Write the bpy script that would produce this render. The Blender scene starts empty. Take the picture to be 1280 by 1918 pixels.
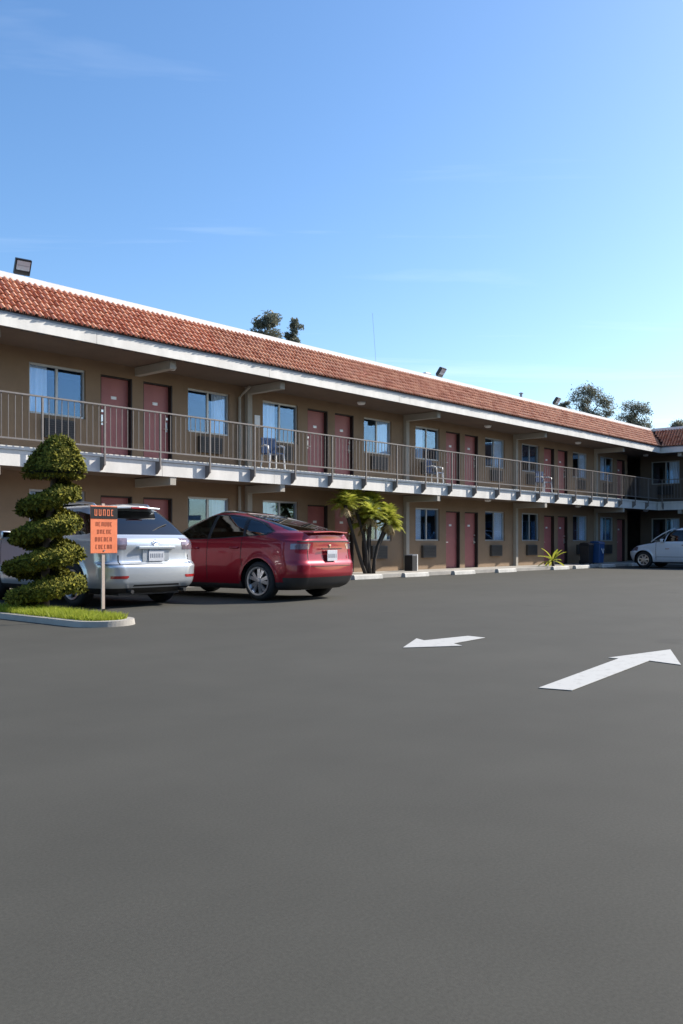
import bpy, math, random
import numpy as np
from mathutils import Vector
R = math.radians
random.seed(7); rng = np.random.default_rng(7)
S = bpy.context.scene; COL = S.collection

# ------------------------------------------------------------------ camera, sky, sun, exposure
HEAD = 41.37                                   # angle of the optical axis from the facade direction (+X)
cd = bpy.data.cameras.new('camera'); cam = bpy.data.objects.new('camera', cd); COL.objects.link(cam)
cam.location = (0, 0, 1.06); cam.rotation_euler = (R(90), 0, R(HEAD - 90))
cd.sensor_width = 36; cd.lens = 30.97; cd.shift_y = 56 / 1918; cd.clip_end = 2000
S.camera = cam
SUN_AZ, SUN_EL = -24.0, 34.0                   # azimuth measured from +X
w = bpy.data.worlds.new('World'); S.world = w; w.use_nodes = True
nt = w.node_tree; N = nt.nodes; L = nt.links; bg = N['Background']
sky = N.new('ShaderNodeTexSky'); sky.sky_type = 'NISHITA'; sky.sun_disc = False
sky.sun_elevation = R(SUN_EL); sky.sun_rotation = R(90 - SUN_AZ)
sky.air_density = 1.05; sky.dust_density = 1.0; sky.ozone_density = 3.4
# thin high cirrus, laid out on a flat layer far above
geo = N.new('ShaderNodeTexCoord'); sep = N.new('ShaderNodeSeparateXYZ'); L.new(geo.outputs['Generated'], sep.inputs[0])
mx = N.new('ShaderNodeMath'); mx.operation = 'MAXIMUM'; mx.inputs[1].default_value = .06; L.new(sep.outputs[2], mx.inputs[0])
dv = N.new('ShaderNodeCombineXYZ')
for i in (0, 1):
    d = N.new('ShaderNodeMath'); d.operation = 'DIVIDE'; L.new(sep.outputs[i], d.inputs[0]); L.new(mx.outputs[0], d.inputs[1]); L.new(d.outputs[0], dv.inputs[i])
mp = N.new('ShaderNodeMapping'); mp.vector_type = 'TEXTURE'; mp.inputs['Rotation'].default_value = (0, 0, R(-46)); mp.inputs['Scale'].default_value = (2.6, .55, 1); mp.inputs['Location'].default_value = (.75, .3, 0)
L.new(dv.outputs[0], mp.inputs[0])
nz = N.new('ShaderNodeTexNoise'); nz.inputs['Scale'].default_value = 1.0; nz.inputs['Detail'].default_value = 6; nz.inputs['Roughness'].default_value = .55; nz.inputs['Distortion'].default_value = .5
L.new(mp.outputs[0], nz.inputs[0])
rp = N.new('ShaderNodeMapRange'); rp.inputs[1].default_value = .565; rp.inputs[2].default_value = .85; rp.inputs[3].default_value = 0; rp.inputs[4].default_value = .26
L.new(nz.outputs[0], rp.inputs[0])
mixc = N.new('ShaderNodeMix'); mixc.data_type = 'RGBA'; mixc.inputs['B'].default_value = (9, 9.6, 10.4, 1)
L.new(rp.outputs[0], mixc.inputs['Factor']); hs = N.new('ShaderNodeHueSaturation'); hs.inputs['Saturation'].default_value = 1.16; hs.inputs['Hue'].default_value = .501; hs.inputs['Value'].default_value = 1.33; L.new(sky.outputs[0], hs.inputs['Color']); L.new(hs.outputs[0], mixc.inputs['A'])
L.new(mixc.outputs['Result'], bg.inputs[0]); bg.inputs[1].default_value = 0.10
sd = bpy.data.lights.new('sun', 'SUN'); sun = bpy.data.objects.new('sun', sd); COL.objects.link(sun)
sd.energy = 5.0; sd.angle = R(.55); sd.color = (1, .93, .83)
sdir = Vector((math.cos(R(SUN_EL)) * math.cos(R(SUN_AZ)), math.cos(R(SUN_EL)) * math.sin(R(SUN_AZ)), math.sin(R(SUN_EL))))
sun.rotation_euler = sdir.to_track_quat('Z', 'Y').to_euler(); sun.location = sdir * 60
vs = S.view_settings; vs.view_transform = 'Standard'; vs.look = 'None'; vs.gamma = 1; vs.exposure = 0.75

# ------------------------------------------------------------------ materials
def newmat(name):
    m = bpy.data.materials.new(name); m.use_nodes = True
    return m, m.node_tree.nodes, m.node_tree.links, m.node_tree.nodes['Principled BSDF']
def mat(name, c, rough=.6, var=.12, scale=4, bump=0, bscale=60, metal=0, coat=0, spec=.5, vein=None, streak=None):
    m, n, l, b = newmat(name)
    b.inputs['Roughness'].default_value = rough; b.inputs['Metallic'].default_value = metal
    b.inputs['Coat Weight'].default_value = coat; b.inputs['Coat Roughness'].default_value = .03; b.inputs['Specular IOR Level'].default_value = spec
    b.inputs['Base Color'].default_value = (*c, 1)
    tc = n.new('ShaderNodeTexCoord')
    src = tc.outputs['Object']
    if streak:
        mpn = n.new('ShaderNodeMapping'); mpn.inputs['Scale'].default_value = streak; l.new(src, mpn.inputs[0]); src = mpn.outputs[0]
    if var:
        t = n.new('ShaderNodeTexNoise'); t.inputs['Scale'].default_value = scale; t.inputs['Detail'].default_value = 6; t.inputs['Roughness'].default_value = .65; l.new(src, t.inputs[0])
        r = n.new('ShaderNodeMapRange'); r.inputs[1].default_value = .3; r.inputs[2].default_value = .7; r.inputs[3].default_value = 1 - var; r.inputs[4].default_value = 1 + var; l.new(t.outputs[0], r.inputs[0])
        mm = n.new('ShaderNodeVectorMath'); mm.operation = 'SCALE'; mm.inputs[0].default_value = c; l.new(r.outputs[0], mm.inputs['Scale'])
        l.new(mm.outputs[0], b.inputs['Base Color'])
    if bump:
        t2 = n.new('ShaderNodeTexNoise'); t2.inputs['Scale'].default_value = bscale; t2.inputs['Detail'].default_value = 3; l.new(tc.outputs['Object'], t2.inputs[0])
        bp = n.new('ShaderNodeBump'); bp.inputs['Strength'].default_value = bump; bp.inputs['Distance'].default_value = .01; l.new(t2.outputs[0], bp.inputs['Height']); l.new(bp.outputs[0], b.inputs['Normal'])
    return m
def leafmat(name, c1, c2, trans=.35, rough=.55):
    m, n, l, b = newmat(name); b.inputs['Specular IOR Level'].default_value = .2
    g = n.new('ShaderNodeNewGeometry'); rm = n.new('ShaderNodeMix'); rm.data_type = 'RGBA'
    rm.inputs['A'].default_value = (*c1, 1); rm.inputs['B'].default_value = (*c2, 1); l.new(g.outputs['Random Per Island'], rm.inputs['Factor'])
    l.new(rm.outputs['Result'], b.inputs['Base Color']); b.inputs['Roughness'].default_value = rough
    tr = n.new('ShaderNodeBsdfTranslucent'); l.new(rm.outputs['Result'], tr.inputs[0])
    ms = n.new('ShaderNodeMixShader'); ms.inputs[0].default_value = trans; l.new(b.outputs[0], ms.inputs[1]); l.new(tr.outputs[0], ms.inputs[2])
    l.new(ms.outputs[0], n['Material Output'].inputs[0]); return m
def glassmat(name, tint, refl, rcol=(1, 1, 1), wob=0):
    m, n, l, b = newmat(name); n.remove(b)
    t = n.new('ShaderNodeBsdfTransparent'); t.inputs[0].default_value = (*tint, 1)
    g = n.new('ShaderNodeBsdfGlossy'); g.inputs[0].default_value = (*rcol, 1); g.inputs['Roughness'].default_value = .015
    lf = n.new('ShaderNodeLayerWeight'); lw = n.new('ShaderNodeMath'); lw.operation = 'POWER'; lw.inputs[1].default_value = 4.5; l.new(lf.outputs['Facing'], lw.inputs[0])
    ad = n.new('ShaderNodeMath'); ad.operation = 'MULTIPLY_ADD'; ad.inputs[1].default_value = 1 - refl; ad.inputs[2].default_value = refl; ad.use_clamp = True; l.new(lw.outputs[0], ad.inputs[0])
    if wob:
        tc = n.new('ShaderNodeTexCoord'); q = n.new('ShaderNodeTexNoise'); q.inputs['Scale'].default_value = 1.6; q.inputs['Detail'].default_value = 0; l.new(tc.outputs['Object'], q.inputs[0])
        bp = n.new('ShaderNodeBump'); bp.inputs['Strength'].default_value = wob; bp.inputs['Distance'].default_value = .02; l.new(q.outputs[0], bp.inputs['Height']); l.new(bp.outputs[0], g.inputs['Normal'])
    x = n.new('ShaderNodeMixShader'); l.new(ad.outputs[0], x.inputs[0]); l.new(t.outputs[0], x.inputs[1]); l.new(g.outputs[0], x.inputs[2])
    l.new(x.outputs[0], n['Material Output'].inputs[0]); return m

M = dict(
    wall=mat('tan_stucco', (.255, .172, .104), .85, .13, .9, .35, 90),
    wingwall_shade=mat('shaded_tan_stucco', (.115, .085, .062), .85, .13, .9, .35, 90),  # tan stucco darkened: the wing's shade is put into the wall colour
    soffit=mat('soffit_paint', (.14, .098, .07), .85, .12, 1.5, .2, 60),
    beam=mat('beam_paint', (.34, .31, .26), .7, .10, 3, .1, 40),
    trim=mat('white_trim_paint', (.62, .60, .56), .6, .15, 2.2, .15, 30, streak=(1, 1, .35)),
    cap=mat('white_coping', (.66, .66, .65), .5, .06, 1.5),
    drip=mat('grey_drip_metal', (.22, .24, .28), .5, .1, 3, metal=.2),
    deck=mat('deck_concrete', (.36, .35, .33), .85, .14, 2, .3, 50),
    rail=mat('taupe_rail_paint', (.17, .150, .138), .45, .1, 8),
    door=mat('dusty_red_door', (.37, .122, .112), .5, .10, 2.5, .05, 40),
    jamb=mat('dark_door_frame', (.018, .012, .010), .6, .1),
    alu=mat('aluminium_frame', (.42, .42, .41), .4, .08, 6, metal=.4),
    dark=mat('dark_plastic', (.018, .018, .020), .5, .15, 6),
    ac=mat('ac_grille_brown', (.05, .045, .042), .55, .15, 8),
    steel=mat('brushed_steel', (.72, .71, .68), .28, .06, 10, metal=.9),
    white=mat('white_plastic', (.78, .78, .77), .45, .05, 6),
    curtain=mat('white_curtain', (.90, .90, .90), .9, .06, 3),
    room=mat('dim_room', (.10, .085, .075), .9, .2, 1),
    rooftop=mat('flat_roof_felt', (.30, .29, .28), .9, .1, 2),
    pan=mat('roof_underlay', (.06, .022, .015), .9, .2, 5),
    conc=mat('concrete', (.33, .31, .275), .85, .2, 2.5, .4, 70),
    stop=mat('whitewashed_concrete', (.43, .42, .385), .8, .2, 4, .4, 60),
    paint=mat('road_paint', (.43, .43, .41), .8, .10, 5, .5, 160),
    black=mat('black_paint', (.012, .012, .013), .4, .1),
    tyre=mat('tyre_rubber', (.014, .014, .015), .75, .2, 20, .3, 80),
    rim=mat('alloy_rim', (.55, .55, .57), .28, .04, 5, metal=.85),
    arch=mat('black_cladding', (.022, .022, .024), .55, .15, 8),
    seat=mat('seat_cloth', (.05, .05, .055), .85, .15, 8),
    red=mat('red_metallic_paint', (.25, .002, .016), .35, .0, metal=.45, coat=.7),
    silver=mat('silver_metallic_paint', (.56, .60, .64), .30, .0, metal=.6, coat=1),
    wpaint=mat('white_car_paint', (.60, .62, .65), .35, .0, coat=1),
    tail=mat('clear_tail_lens', (.20, .15, .18), .12, .25, 30, metal=.3, coat=1),
    tailr=mat('red_tail_lens', (.35, .02, .02), .15, .2, 30, coat=1),
    plate=mat('number_plate', (.46, .48, .52), .5, .08, 20),
    chrome=mat('chrome', (.8, .8, .82), .08, 0, metal=1),
    glass=glassmat('window_glass', (.90, .95, 1.0), .11, (.42, .66, .95), .05),
    cglass=glassmat('car_side_glass', (.07, .09, .09), .05),
    cglassd=glassmat('car_dark_glass', (.008, .010, .012), .10),
    orange=mat('orange_sign_face', (.74, .19, .075), .55, .12, 5),
    letter=mat('brown_lettering', (.42, .09, .035), .6, .1),
    post=mat('galvanised_post', (.46, .37, .31), .5, .12, 10, metal=.1),
    bluebin=mat('blue_bin_plastic', (.02, .075, .20), .45, .1, 5),
    bluechair=mat('blue_chair_plastic', (.03, .075, .18), .45, .1, 5),
    bark=mat('bark', (.11, .085, .065), .9, .3, 12, .6, 25),
    trunkdark=mat('dark_trunk', (.045, .036, .028), .9, .3, 18, .6, 30),
    soil=mat('soil', (.07, .05, .035), .95, .3, 8, .6, 40),
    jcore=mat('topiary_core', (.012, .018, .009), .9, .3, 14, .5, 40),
    juniper=leafmat('juniper_leaf', (.022, .036, .005), (.23, .21, .025), .04, .85),
    grass=leafmat('grass_blade', (.22, .29, .02), (.42, .44, .06), .4),
    palm=leafmat('frond_leaf', (.24, .30, .025), (.52, .50, .10), .45),
    drypalm=leafmat('dry_frond', (.30, .22, .10), (.42, .34, .20), .3),
    tleaf=leafmat('tree_leaf', (.13, .145, .105), (.24, .24, .18), .3),
)
# roof tiles: clay colour varies from tile to tile
m, n, l, b = newmat('clay_tile'); M['tile'] = m
oi = n.new('ShaderNodeObjectInfo'); g = n.new('ShaderNodeNewGeometry'); ad = n.new('ShaderNodeMath'); ad.operation = 'ADD'
l.new(oi.outputs['Random'], ad.inputs[0]); l.new(g.outputs['Random Per Island'], ad.inputs[1])
fr = n.new('ShaderNodeMath'); fr.operation = 'FRACT'; l.new(ad.outputs[0], fr.inputs[0])
cr = n.new('ShaderNodeValToRGB'); l.new(fr.outputs[0], cr.inputs[0])
for i, (p, c) in enumerate([(0, (.38, .13, .07)), (.35, (.54, .23, .135)), (.7, (.62, .31, .19)), (1, (.46, .20, .13))]):
    e = cr.color_ramp.elements[i] if i < 2 else cr.color_ramp.elements.new(p)
    e.position = p; e.color = (*c, 1)
l.new(cr.outputs[0], b.inputs['Base Color']); b.inputs['Roughness'].default_value = .75
# worn road paint: aggregate shows through in specks and scuffs
m, n, l, b = newmat('worn_road_paint'); M['paint'] = m
tcp = n.new('ShaderNodeTexCoord'); q1 = n.new('ShaderNodeTexNoise'); q1.inputs['Scale'].default_value = 9; q1.inputs['Detail'].default_value = 9; q1.inputs['Roughness'].default_value = .75; l.new(tcp.outputs['Object'], q1.inputs[0])
rq = n.new('ShaderNodeMapRange'); rq.inputs[1].default_value = .33; rq.inputs[2].default_value = .47; l.new(q1.outputs[0], rq.inputs[0])
mq = n.new('ShaderNodeMix'); mq.data_type = 'RGBA'; mq.inputs['A'].default_value = (.29, .285, .27, 1); mq.inputs['B'].default_value = (.41, .41, .39, 1); l.new(rq.outputs[0], mq.inputs['Factor']); l.new(mq.outputs['Result'], b.inputs['Base Color']); b.inputs['Roughness'].default_value = .85
# asphalt: worn sealcoat, broad patches, fine aggregate
m, n, l, b = newmat('asphalt'); M['asphalt'] = m
tc = n.new('ShaderNodeTexCoord')
def nse(sc, det, ro=.6, st=None):
    s = tc.outputs['Object']
    if st:
        q = n.new('ShaderNodeMapping'); q.inputs['Scale'].default_value = st; l.new(s, q.inputs[0]); s = q.outputs[0]
    t = n.new('ShaderNodeTexNoise'); t.inputs['Scale'].default_value = sc; t.inputs['Detail'].default_value = det; t.inputs['Roughness'].default_value = ro; l.new(s, t.inputs[0]); return t.outputs[0]
def rng_(s, a, bb, c, d):
    r = n.new('ShaderNodeMapRange'); r.inputs[1].default_value = a; r.inputs[2].default_value = bb; r.inputs[3].default_value = c; r.inputs[4].default_value = d; l.new(s, r.inputs[0]); return r.outputs[0]
def mul(a, bb):
    r = n.new('ShaderNodeMath'); r.operation = 'MULTIPLY'; l.new(a, r.inputs[0]); l.new(bb, r.inputs[1]); return r.outputs[0]
f = mul(mul(rng_(nse(.16, 4), .3, .7, .91, 1.09), rng_(nse(1.3, 5, .7), .3, .7, .94, 1.06)), rng_(nse(90, 2), .25, .75, .85, 1.15))
f = mul(f, rng_(nse(.5, 5, .6, (.25, 1.6, 1)), .35, .65, .96, 1.04))
# oil drips and hairline cracks
st_ = rng_(nse(.9, 3, .5), .70, .78, 1.0, .72); f = mul(f, st_)
vo = n.new('ShaderNodeTexVoronoi'); vo.feature = 'DISTANCE_TO_EDGE'; vo.inputs['Scale'].default_value = .22; wq = n.new('ShaderNodeVectorMath'); wq.operation = 'ADD'
wn = n.new('ShaderNodeTexNoise'); wn.inputs['Scale'].default_value = 1.5; wn.inputs['Detail'].default_value = 5; l.new(tc.outputs['Object'], wn.inputs[0]); l.new(tc.outputs['Object'], wq.inputs[0]); l.new(wn.outputs['Color'], wq.inputs[1]); l.new(wq.outputs[0], vo.inputs['Vector'])
ck = n.new('ShaderNodeMath'); ck.operation = 'MAXIMUM'; l.new(rng_(vo.outputs[0], .0, .0015, .96, 1.0), ck.inputs[0]); l.new(rng_(nse(.35, 2), .48, .56, 1.0, 0), ck.inputs[1])
f = mul(f, ck.outputs[0])
vc = n.new('ShaderNodeVectorMath'); vc.operation = 'SCALE'; vc.inputs[0].default_value = (.0565, .0550, .0465); l.new(f, vc.inputs['Scale']); l.new(vc.outputs[0], b.inputs['Base Color'])
b.inputs['Roughness'].default_value = .9; b.inputs['Specular IOR Level'].default_value = .25
bp = n.new('ShaderNodeBump'); bp.inputs['Strength'].default_value = .14; bp.inputs['Distance'].default_value = .003; l.new(nse(170, 3), bp.inputs['Height']); l.new(bp.outputs[0], b.inputs['Normal'])

# ------------------------------------------------------------------ helpers
def wloc(o):
    v = Vector((0, 0, 0))
    while o is not None: v = v + o.location; o = o.parent
    return v
class G:
    def __init__(s): s.v = []; s.f = []
    def box(s, x0, x1, y0, y1, z0, z1):
        b = len(s.v); s.v += [(x, y, z) for z in (z0, z1) for x, y in ((x0, y0), (x1, y0), (x1, y1), (x0, y1))]
        s.f += [tuple(b + i for i in q) for q in ((0, 3, 2, 1), (4, 5, 6, 7), (0, 1, 5, 4), (1, 2, 6, 5), (2, 3, 7, 6), (3, 0, 4, 7))]; return s
    def poly(s, *p):
        b = len(s.v); s.v += [tuple(q) for q in p]; s.f.append(tuple(range(b, b + len(p)))); return s
    def prism(s, pts, d):                      # pts: planar loop, d: extrusion vector
        b = len(s.v); k = len(pts); s.v += [tuple(p) for p in pts] + [tuple(Vector(p) + Vector(d)) for p in pts]
        s.f.append(tuple(b + i for i in range(k))[::-1]); s.f.append(tuple(b + k + i for i in range(k)))
        for i in range(k): j = (i + 1) % k; s.f.append((b + i, b + j, b + k + j, b + k + i))
        return s
    def tube(s, pts, rad, n=8, cap=True):
        pts = [Vector(p) for p in pts]
        if not hasattr(rad, '__len__'): rad = [rad] * len(pts)
        b = len(s.v)
        for i, p in enumerate(pts):
            t = (pts[min(i + 1, len(pts) - 1)] - pts[max(i - 1, 0)]).normalized()
            u = t.cross(Vector((0, 0, 1)) if abs(t.z) < .9 else Vector((1, 0, 0))).normalized(); q = t.cross(u)
            for k in range(n):
                a = 2 * math.pi * k / n; s.v.append(tuple(p + (u * math.cos(a) + q * math.sin(a)) * rad[i]))
        for i in range(len(pts) - 1):
            for k in range(n): s.f.append((b + i * n + k, b + i * n + (k + 1) % n, b + (i + 1) * n + (k + 1) % n, b + (i + 1) * n + k))
        if cap: s.f.append(tuple(b + k for k in range(n))[::-1]); s.f.append(tuple(b + (len(pts) - 1) * n + k for k in range(n)))
        return s
    def lathe(s, prof, c=(0, 0, 0), n=32, axis='z'):
        b = len(s.v)
        for r, h in prof:
            for k in range(n):
                a = 2 * math.pi * k / n; x, y = r * math.cos(a), r * math.sin(a)
                p = (x, y, h) if axis == 'z' else (x, h, y)
                s.v.append((p[0] + c[0], p[1] + c[1], p[2] + c[2]))
        for i in range(len(prof) - 1):
            for k in range(n): s.f.append((b + i * n + k, b + i * n + (k + 1) % n, b + (i + 1) * n + (k + 1) % n, b + (i + 1) * n + k))
        return s
    def mesh(s, name, m, smooth=False, off=None, bevel=0):
        me = bpy.data.meshes.new(name); v = s.v
        if off is not None: v = [(a - off[0], b - off[1], c - off[2]) for a, b, c in v]
        me.from_pydata(v, [], s.f); me.materials.append(M[m] if isinstance(m, str) else m)
        import bmesh
        bm = bmesh.new(); bm.from_mesh(me)
        if bevel:
            bmesh.ops.remove_doubles(bm, verts=bm.verts, dist=1e-5)
            bmesh.ops.bevel(bm, geom=list(bm.edges), offset=bevel, segments=2, affect='EDGES', clamp_overlap=True, profile=.6)
        bmesh.ops.recalc_face_normals(bm, faces=bm.faces); bm.to_mesh(me); bm.free()
        if smooth: me.shade_smooth()
        return me
    def obj(s, name, m, parent=None, smooth=False, world=True, bevel=0, **kw):
        off = wloc(parent) if (parent is not None and world) else None
        return link(name, s.mesh(name, m, smooth, off, bevel), parent, **kw)
def link(name, me, parent=None, loc=(0, 0, 0), **kw):
    o = bpy.data.objects.new(name, me); COL.objects.link(o); o.parent = parent; o.location = loc
    for k, v in kw.items(): o[k] = v
    return o
def thing(name, label, cat, loc, rz=0, group=None):
    o = link(name, None, None, loc, label=label, category=cat); o.rotation_euler.z = rz; o.empty_display_size = .2
    if group: o['group'] = group
    return o
def copy_tree(o, parent=None):
    c = o.copy(); COL.objects.link(c); c.parent = parent
    for ch in o.children: copy_tree(ch, c)
    return c
def npmesh(name, V, F, m, smooth=False):       # V (n,3), F (k,4) or (k,3)
    me = bpy.data.meshes.new(name); V = np.asarray(V, dtype=np.float32); F = np.asarray(F, dtype=np.int32); k = F.shape[1]
    me.vertices.add(len(V)); me.vertices.foreach_set('co', V.ravel()); me.loops.add(F.size); me.loops.foreach_set('vertex_index', F.ravel())
    me.polygons.add(len(F)); me.polygons.foreach_set('loop_start', np.arange(len(F), dtype=np.int32) * k)
    me.update(calc_edges=True); me.materials.append(M[m] if isinstance(m, str) else m)
    if smooth: me.shade_smooth()
    return me
def unproj(x, y, z=0):                          # reference pixel -> point at height z (used once to measure ground marks)
    fw = 1650 * (1.06 - z) / (y - 1015); rt = (x - 640) / 1650 * fw; a = R(HEAD)
    return (fw * math.cos(a) + rt * math.sin(a), fw * math.sin(a) - rt * math.cos(a), z)

# ------------------------------------------------------------------ ground, walkway, island
gnd = G().poly((-600, -600, 0), (900, -600, 0), (900, 900, 0), (-600, 900, 0)).obj('parking_lot', 'asphalt', kind='structure')
WY, FY, RY, EY = 17.8, 16.40, 16.25, 16.20       # wall, slab face, railing, eave planes
WX = 41.2                                         # eave plane of the side wing
G().box(0, 44, 16.3, 19, -.2, .12).obj('walkway', 'conc', kind='structure', bevel=.015)
G().box(41.3, 44, 0, 16.296, -.2, .118).obj('wing_walkway', 'conc', kind='structure', bevel=.015)

ISX, ISW = 6.45, .43
def isl(r, y0, y1, n=24):
    p = [(ISX + r, y1), (ISX - r, y1)] if False else []
    p = [(ISX - r, y1)] + [(ISX - r * math.cos(math.pi * k / n), y0 - r * math.sin(math.pi * k / n)) for k in range(n + 1)] + [(ISX + r, y1)]
    return p
outer = isl(ISW, 9.80, 16.29); inner = isl(ISW - .13, 9.80, 16.29); k = len(outer)
isk = G(); isk.v = [(x, y, 0) for x, y in outer] + [(x + (ISX - x) * .04, y, .072) for x, y in outer] + [(x, y, .072) for x, y in inner] + [(x, y, .0) for x, y in inner]
for i in range(k - 1):
    for a in range(3): isk.f.append((a * k + i, a * k + i + 1, (a + 1) * k + i + 1, (a + 1) * k + i))
isk.obj('island_kerb', 'conc', kind='structure')
inn = isl(ISW - .14, 9.80, 16.28)
G().poly(*[(x, y, .055) for x, y in inn]).obj('island_soil', 'soil', kind='structure')
def blades(n, pick, h, wd, lean=.5):
    P = np.array([pick() for _ in range(n)]); a = rng.uniform(0, 6.28, n); hh = h * rng.uniform(.5, 1.2, n); ww = wd * rng.uniform(.6, 1.3, n)
    dx, dy = np.cos(a), np.sin(a); la = rng.uniform(0, 6.28, n); le = lean * hh * rng.uniform(.2, 1, n)
    b0 = P - np.stack([dx * ww, dy * ww, 0 * dx], 1); b1 = P + np.stack([dx * ww, dy * ww, 0 * dx], 1)
    t = P + np.stack([np.cos(la) * le, np.sin(la) * le, hh], 1)
    return np.stack([b0, b1, t], 1).reshape(-1, 3), np.arange(n * 3).reshape(-1, 3)
def pickg():
    while True:
        x, y = random.uniform(ISX - .4, ISX + .4), random.uniform(9.3, 12.6)
        if (y > 9.80 and abs(x - ISX) < .31) or math.hypot(x - ISX, y - 9.80) < .31: return (x, y, .05)
V, F = blades(12000, pickg, .10, .006, .9)
link('lawn', npmesh('lawn', V, F, 'grass'), None, label='bright green turf filling the nose of the kerbed island', category='grass', kind='stuff')

def arrow(px, label):
    z = .004; pts = [unproj(x, y, 0) for x, y in px]; c = Vector(pts[0])
    o = G().prism([(p[0] - c.x, p[1] - c.y, 0) for p in pts], (0, 0, .003)).obj('painted_arrow', 'paint', label=label, category='road arrow', group='painted lane arrows')
    o.location = (c.x, c.y, z)
arrow([(1009.5, 1289.6), (1071.5, 1294.5), (1216.5, 1238.5), (1276, 1246.5), (1256, 1217.5), (1140, 1233), (1159, 1234.5)], 'long straight white lane arrow painted on asphalt, pointing toward the white minivan')
arrow([(755, 1214), (780.6, 1196.7), (795, 1200.5), (876.7, 1192), (909, 1195.3), (849.5, 1206.0), (866, 1210.5)], 'short white lane arrow painted on asphalt, pointing toward the tree island')

# ------------------------------------------------------------------ motel: shared part meshes
def wavy(x0, x1, z0, z1, y, amp=.025, per=.13):
    g = G(); n = max(8, int((x1 - x0) / .02)); b = 0
    for i in range(n + 1):
        x = x0 + (x1 - x0) * i / n; yy = y + amp * math.sin(x / per * 6.283) + .4 * amp * math.sin(x / per * 2.3)
        g.v += [(x, yy, z0), (x, yy, z1)]
    g.f = [(2 * i, 2 * i + 2, 2 * i + 3, 2 * i + 1) for i in range(n)]
    return g
WW, WH, DW, DH = 1.40, 1.12, .88, 2.03
wf = G()
wf.box(-.03, .045, -.012, .06, 0, WH); wf.box(WW - .045, WW + .03, -.012, .06, 0, WH); wf.box(.045, WW - .045, -.012, .06, WH - .05, WH + .02); wf.box(.045, WW - .045, -.03, .06, -.03, .045)
wf.box(WW / 2 - .03, WW / 2 + .03, .0, .05, .045, WH - .05)
ME = dict(
    frame=wf.mesh('window', 'alu'),
    pane=G().box(.045, WW / 2 - .03, .022, .026, .045, WH - .05).mesh('pane', 'glass'),
    pane2=G().box(WW / 2 + .03, WW - .045, .034, .038, .045, WH - .05).mesh('pane', 'glass'),
    curtL=wavy(.02, .50, -.05, WH + .02, .075).mesh('curtain', 'curtain', True),
    curtR=wavy(.80, WW - .01, -.05, WH + .02, .075).mesh('curtain', 'curtain', True),
    curtS=wavy(.02, .26, -.05, WH + .02, .075).mesh('curtain', 'curtain', True),
    door=G().box(.035, DW - .035, .13, .175, .01, DH - .035).mesh('door', 'door'),
    jamb=G().box(0, .035, .03, .2, 0, DH).box(DW - .035, DW, .005, .2, 0, DH).box(.035, DW - .035, .03, .2, DH - .035, DH).mesh('door_frame', 'jamb'),
    num=G().box(-.075, .075, .122, .129, 1.50, 1.57).mesh('number_plate', 'white'),
    lock=G().box(-.032, .032, .108, .129, .86, 1.10).box(-.028, .028, .085, .129, 1.16, 1.215).tube([(0, .09, .93), (.0, .07, .93), (.11, .07, .93)], .014, 8).mesh('lock', 'steel'),
    peep=G().box(-.02, .02, .122, .129, 1.62, 1.65).mesh('peephole', 'steel'),
    ac=G().box(-.38, .38, -.10, .02, 0, .42).mesh('air_conditioner', 'ac', bevel=.012),
    light=G().lathe([(.0, .0), (.13, .0), (.13, -.03), (.10, -.08), (.0, -.095)], n=16).mesh('ceiling_light', 'white', True),
    vent=G().box(-.10, .10, -.06, .06, -.006, .004).mesh('soffit_vent', 'black'),
)
g = G()
for i in range(7): g.box(-.34, .34, -.112, -.099, .05 + i * .05, .075 + i * .05)
ME['grille'] = g.mesh('grille', 'dark')

def wall_mesh(u0, u1, z0, z1, ops, put, depth=.21):
    """front face with real openings and their reveals; put(u, d, z) -> world point"""
    g = G(); us = sorted({u0, u1, *[o[0] for o in ops], *[o[1] for o in ops]}); zs = sorted({z0, z1, *[o[2] for o in ops], *[o[3] for o in ops]})
    for a, b in zip(us, us[1:]):
        for c, d in zip(zs, zs[1:]):
            if any(o[0] <= a and b <= o[1] and o[2] <= c and d <= o[3] for o in ops): continue
            g.poly(put(a, 0, c), put(b, 0, c), put(b, 0, d), put(a, 0, d))
    for a, b, c, d in ops:
        for (p, q) in (((a, c), (a, d)), ((a, d), (b, d)), ((b, d), (b, c)), ((b, c), (a, c))):
            g.poly(put(p[0], 0, p[1]), put(q[0], 0, q[1]), put(q[0], depth, q[1]), put(p[0], depth, p[1]))
    return g
BAY, B0 = 7.09, 16.31
FLOORS = ((.12, 1.10, .52), (2.95, 3.88, 3.37))
def bay_parts(kx, last=False):
    s = .09 if kx < B0 - 1 else 0
    L_ = [('w', kx + .6 + s, 'L'), ('d', kx + 2.4 + s, 'l')]
    if not last: L_ += [('d', kx + 3.6 + s, 'r'), ('w', kx + 4.97 + s, 'R')]
    return L_
def fit_window(parent, pos, rz, side, rnd):
    wdw = link('window', ME['frame'], parent, pos); wdw.rotation_euler.z = rz
    link('pane', ME['pane'], wdw); link('pane', ME['pane2'], wdw)
    sc_ = .75 + .5 * random.random()                # curtains drawn by different amounts
    if side == 'L': link('curtain', ME['curtL' if rnd > .3 else 'curtS'], wdw).scale.x = sc_
    else: c_ = link('curtain', ME['curtR'], wdw, (WW * (1 - sc_), 0, 0)); c_.scale.x = sc_
def fit_ac(parent, pos, rz):
    a = link('air_conditioner', ME['ac'], parent, pos); a.rotation_euler.z = rz; link('grille', ME['grille'], a)
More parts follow.
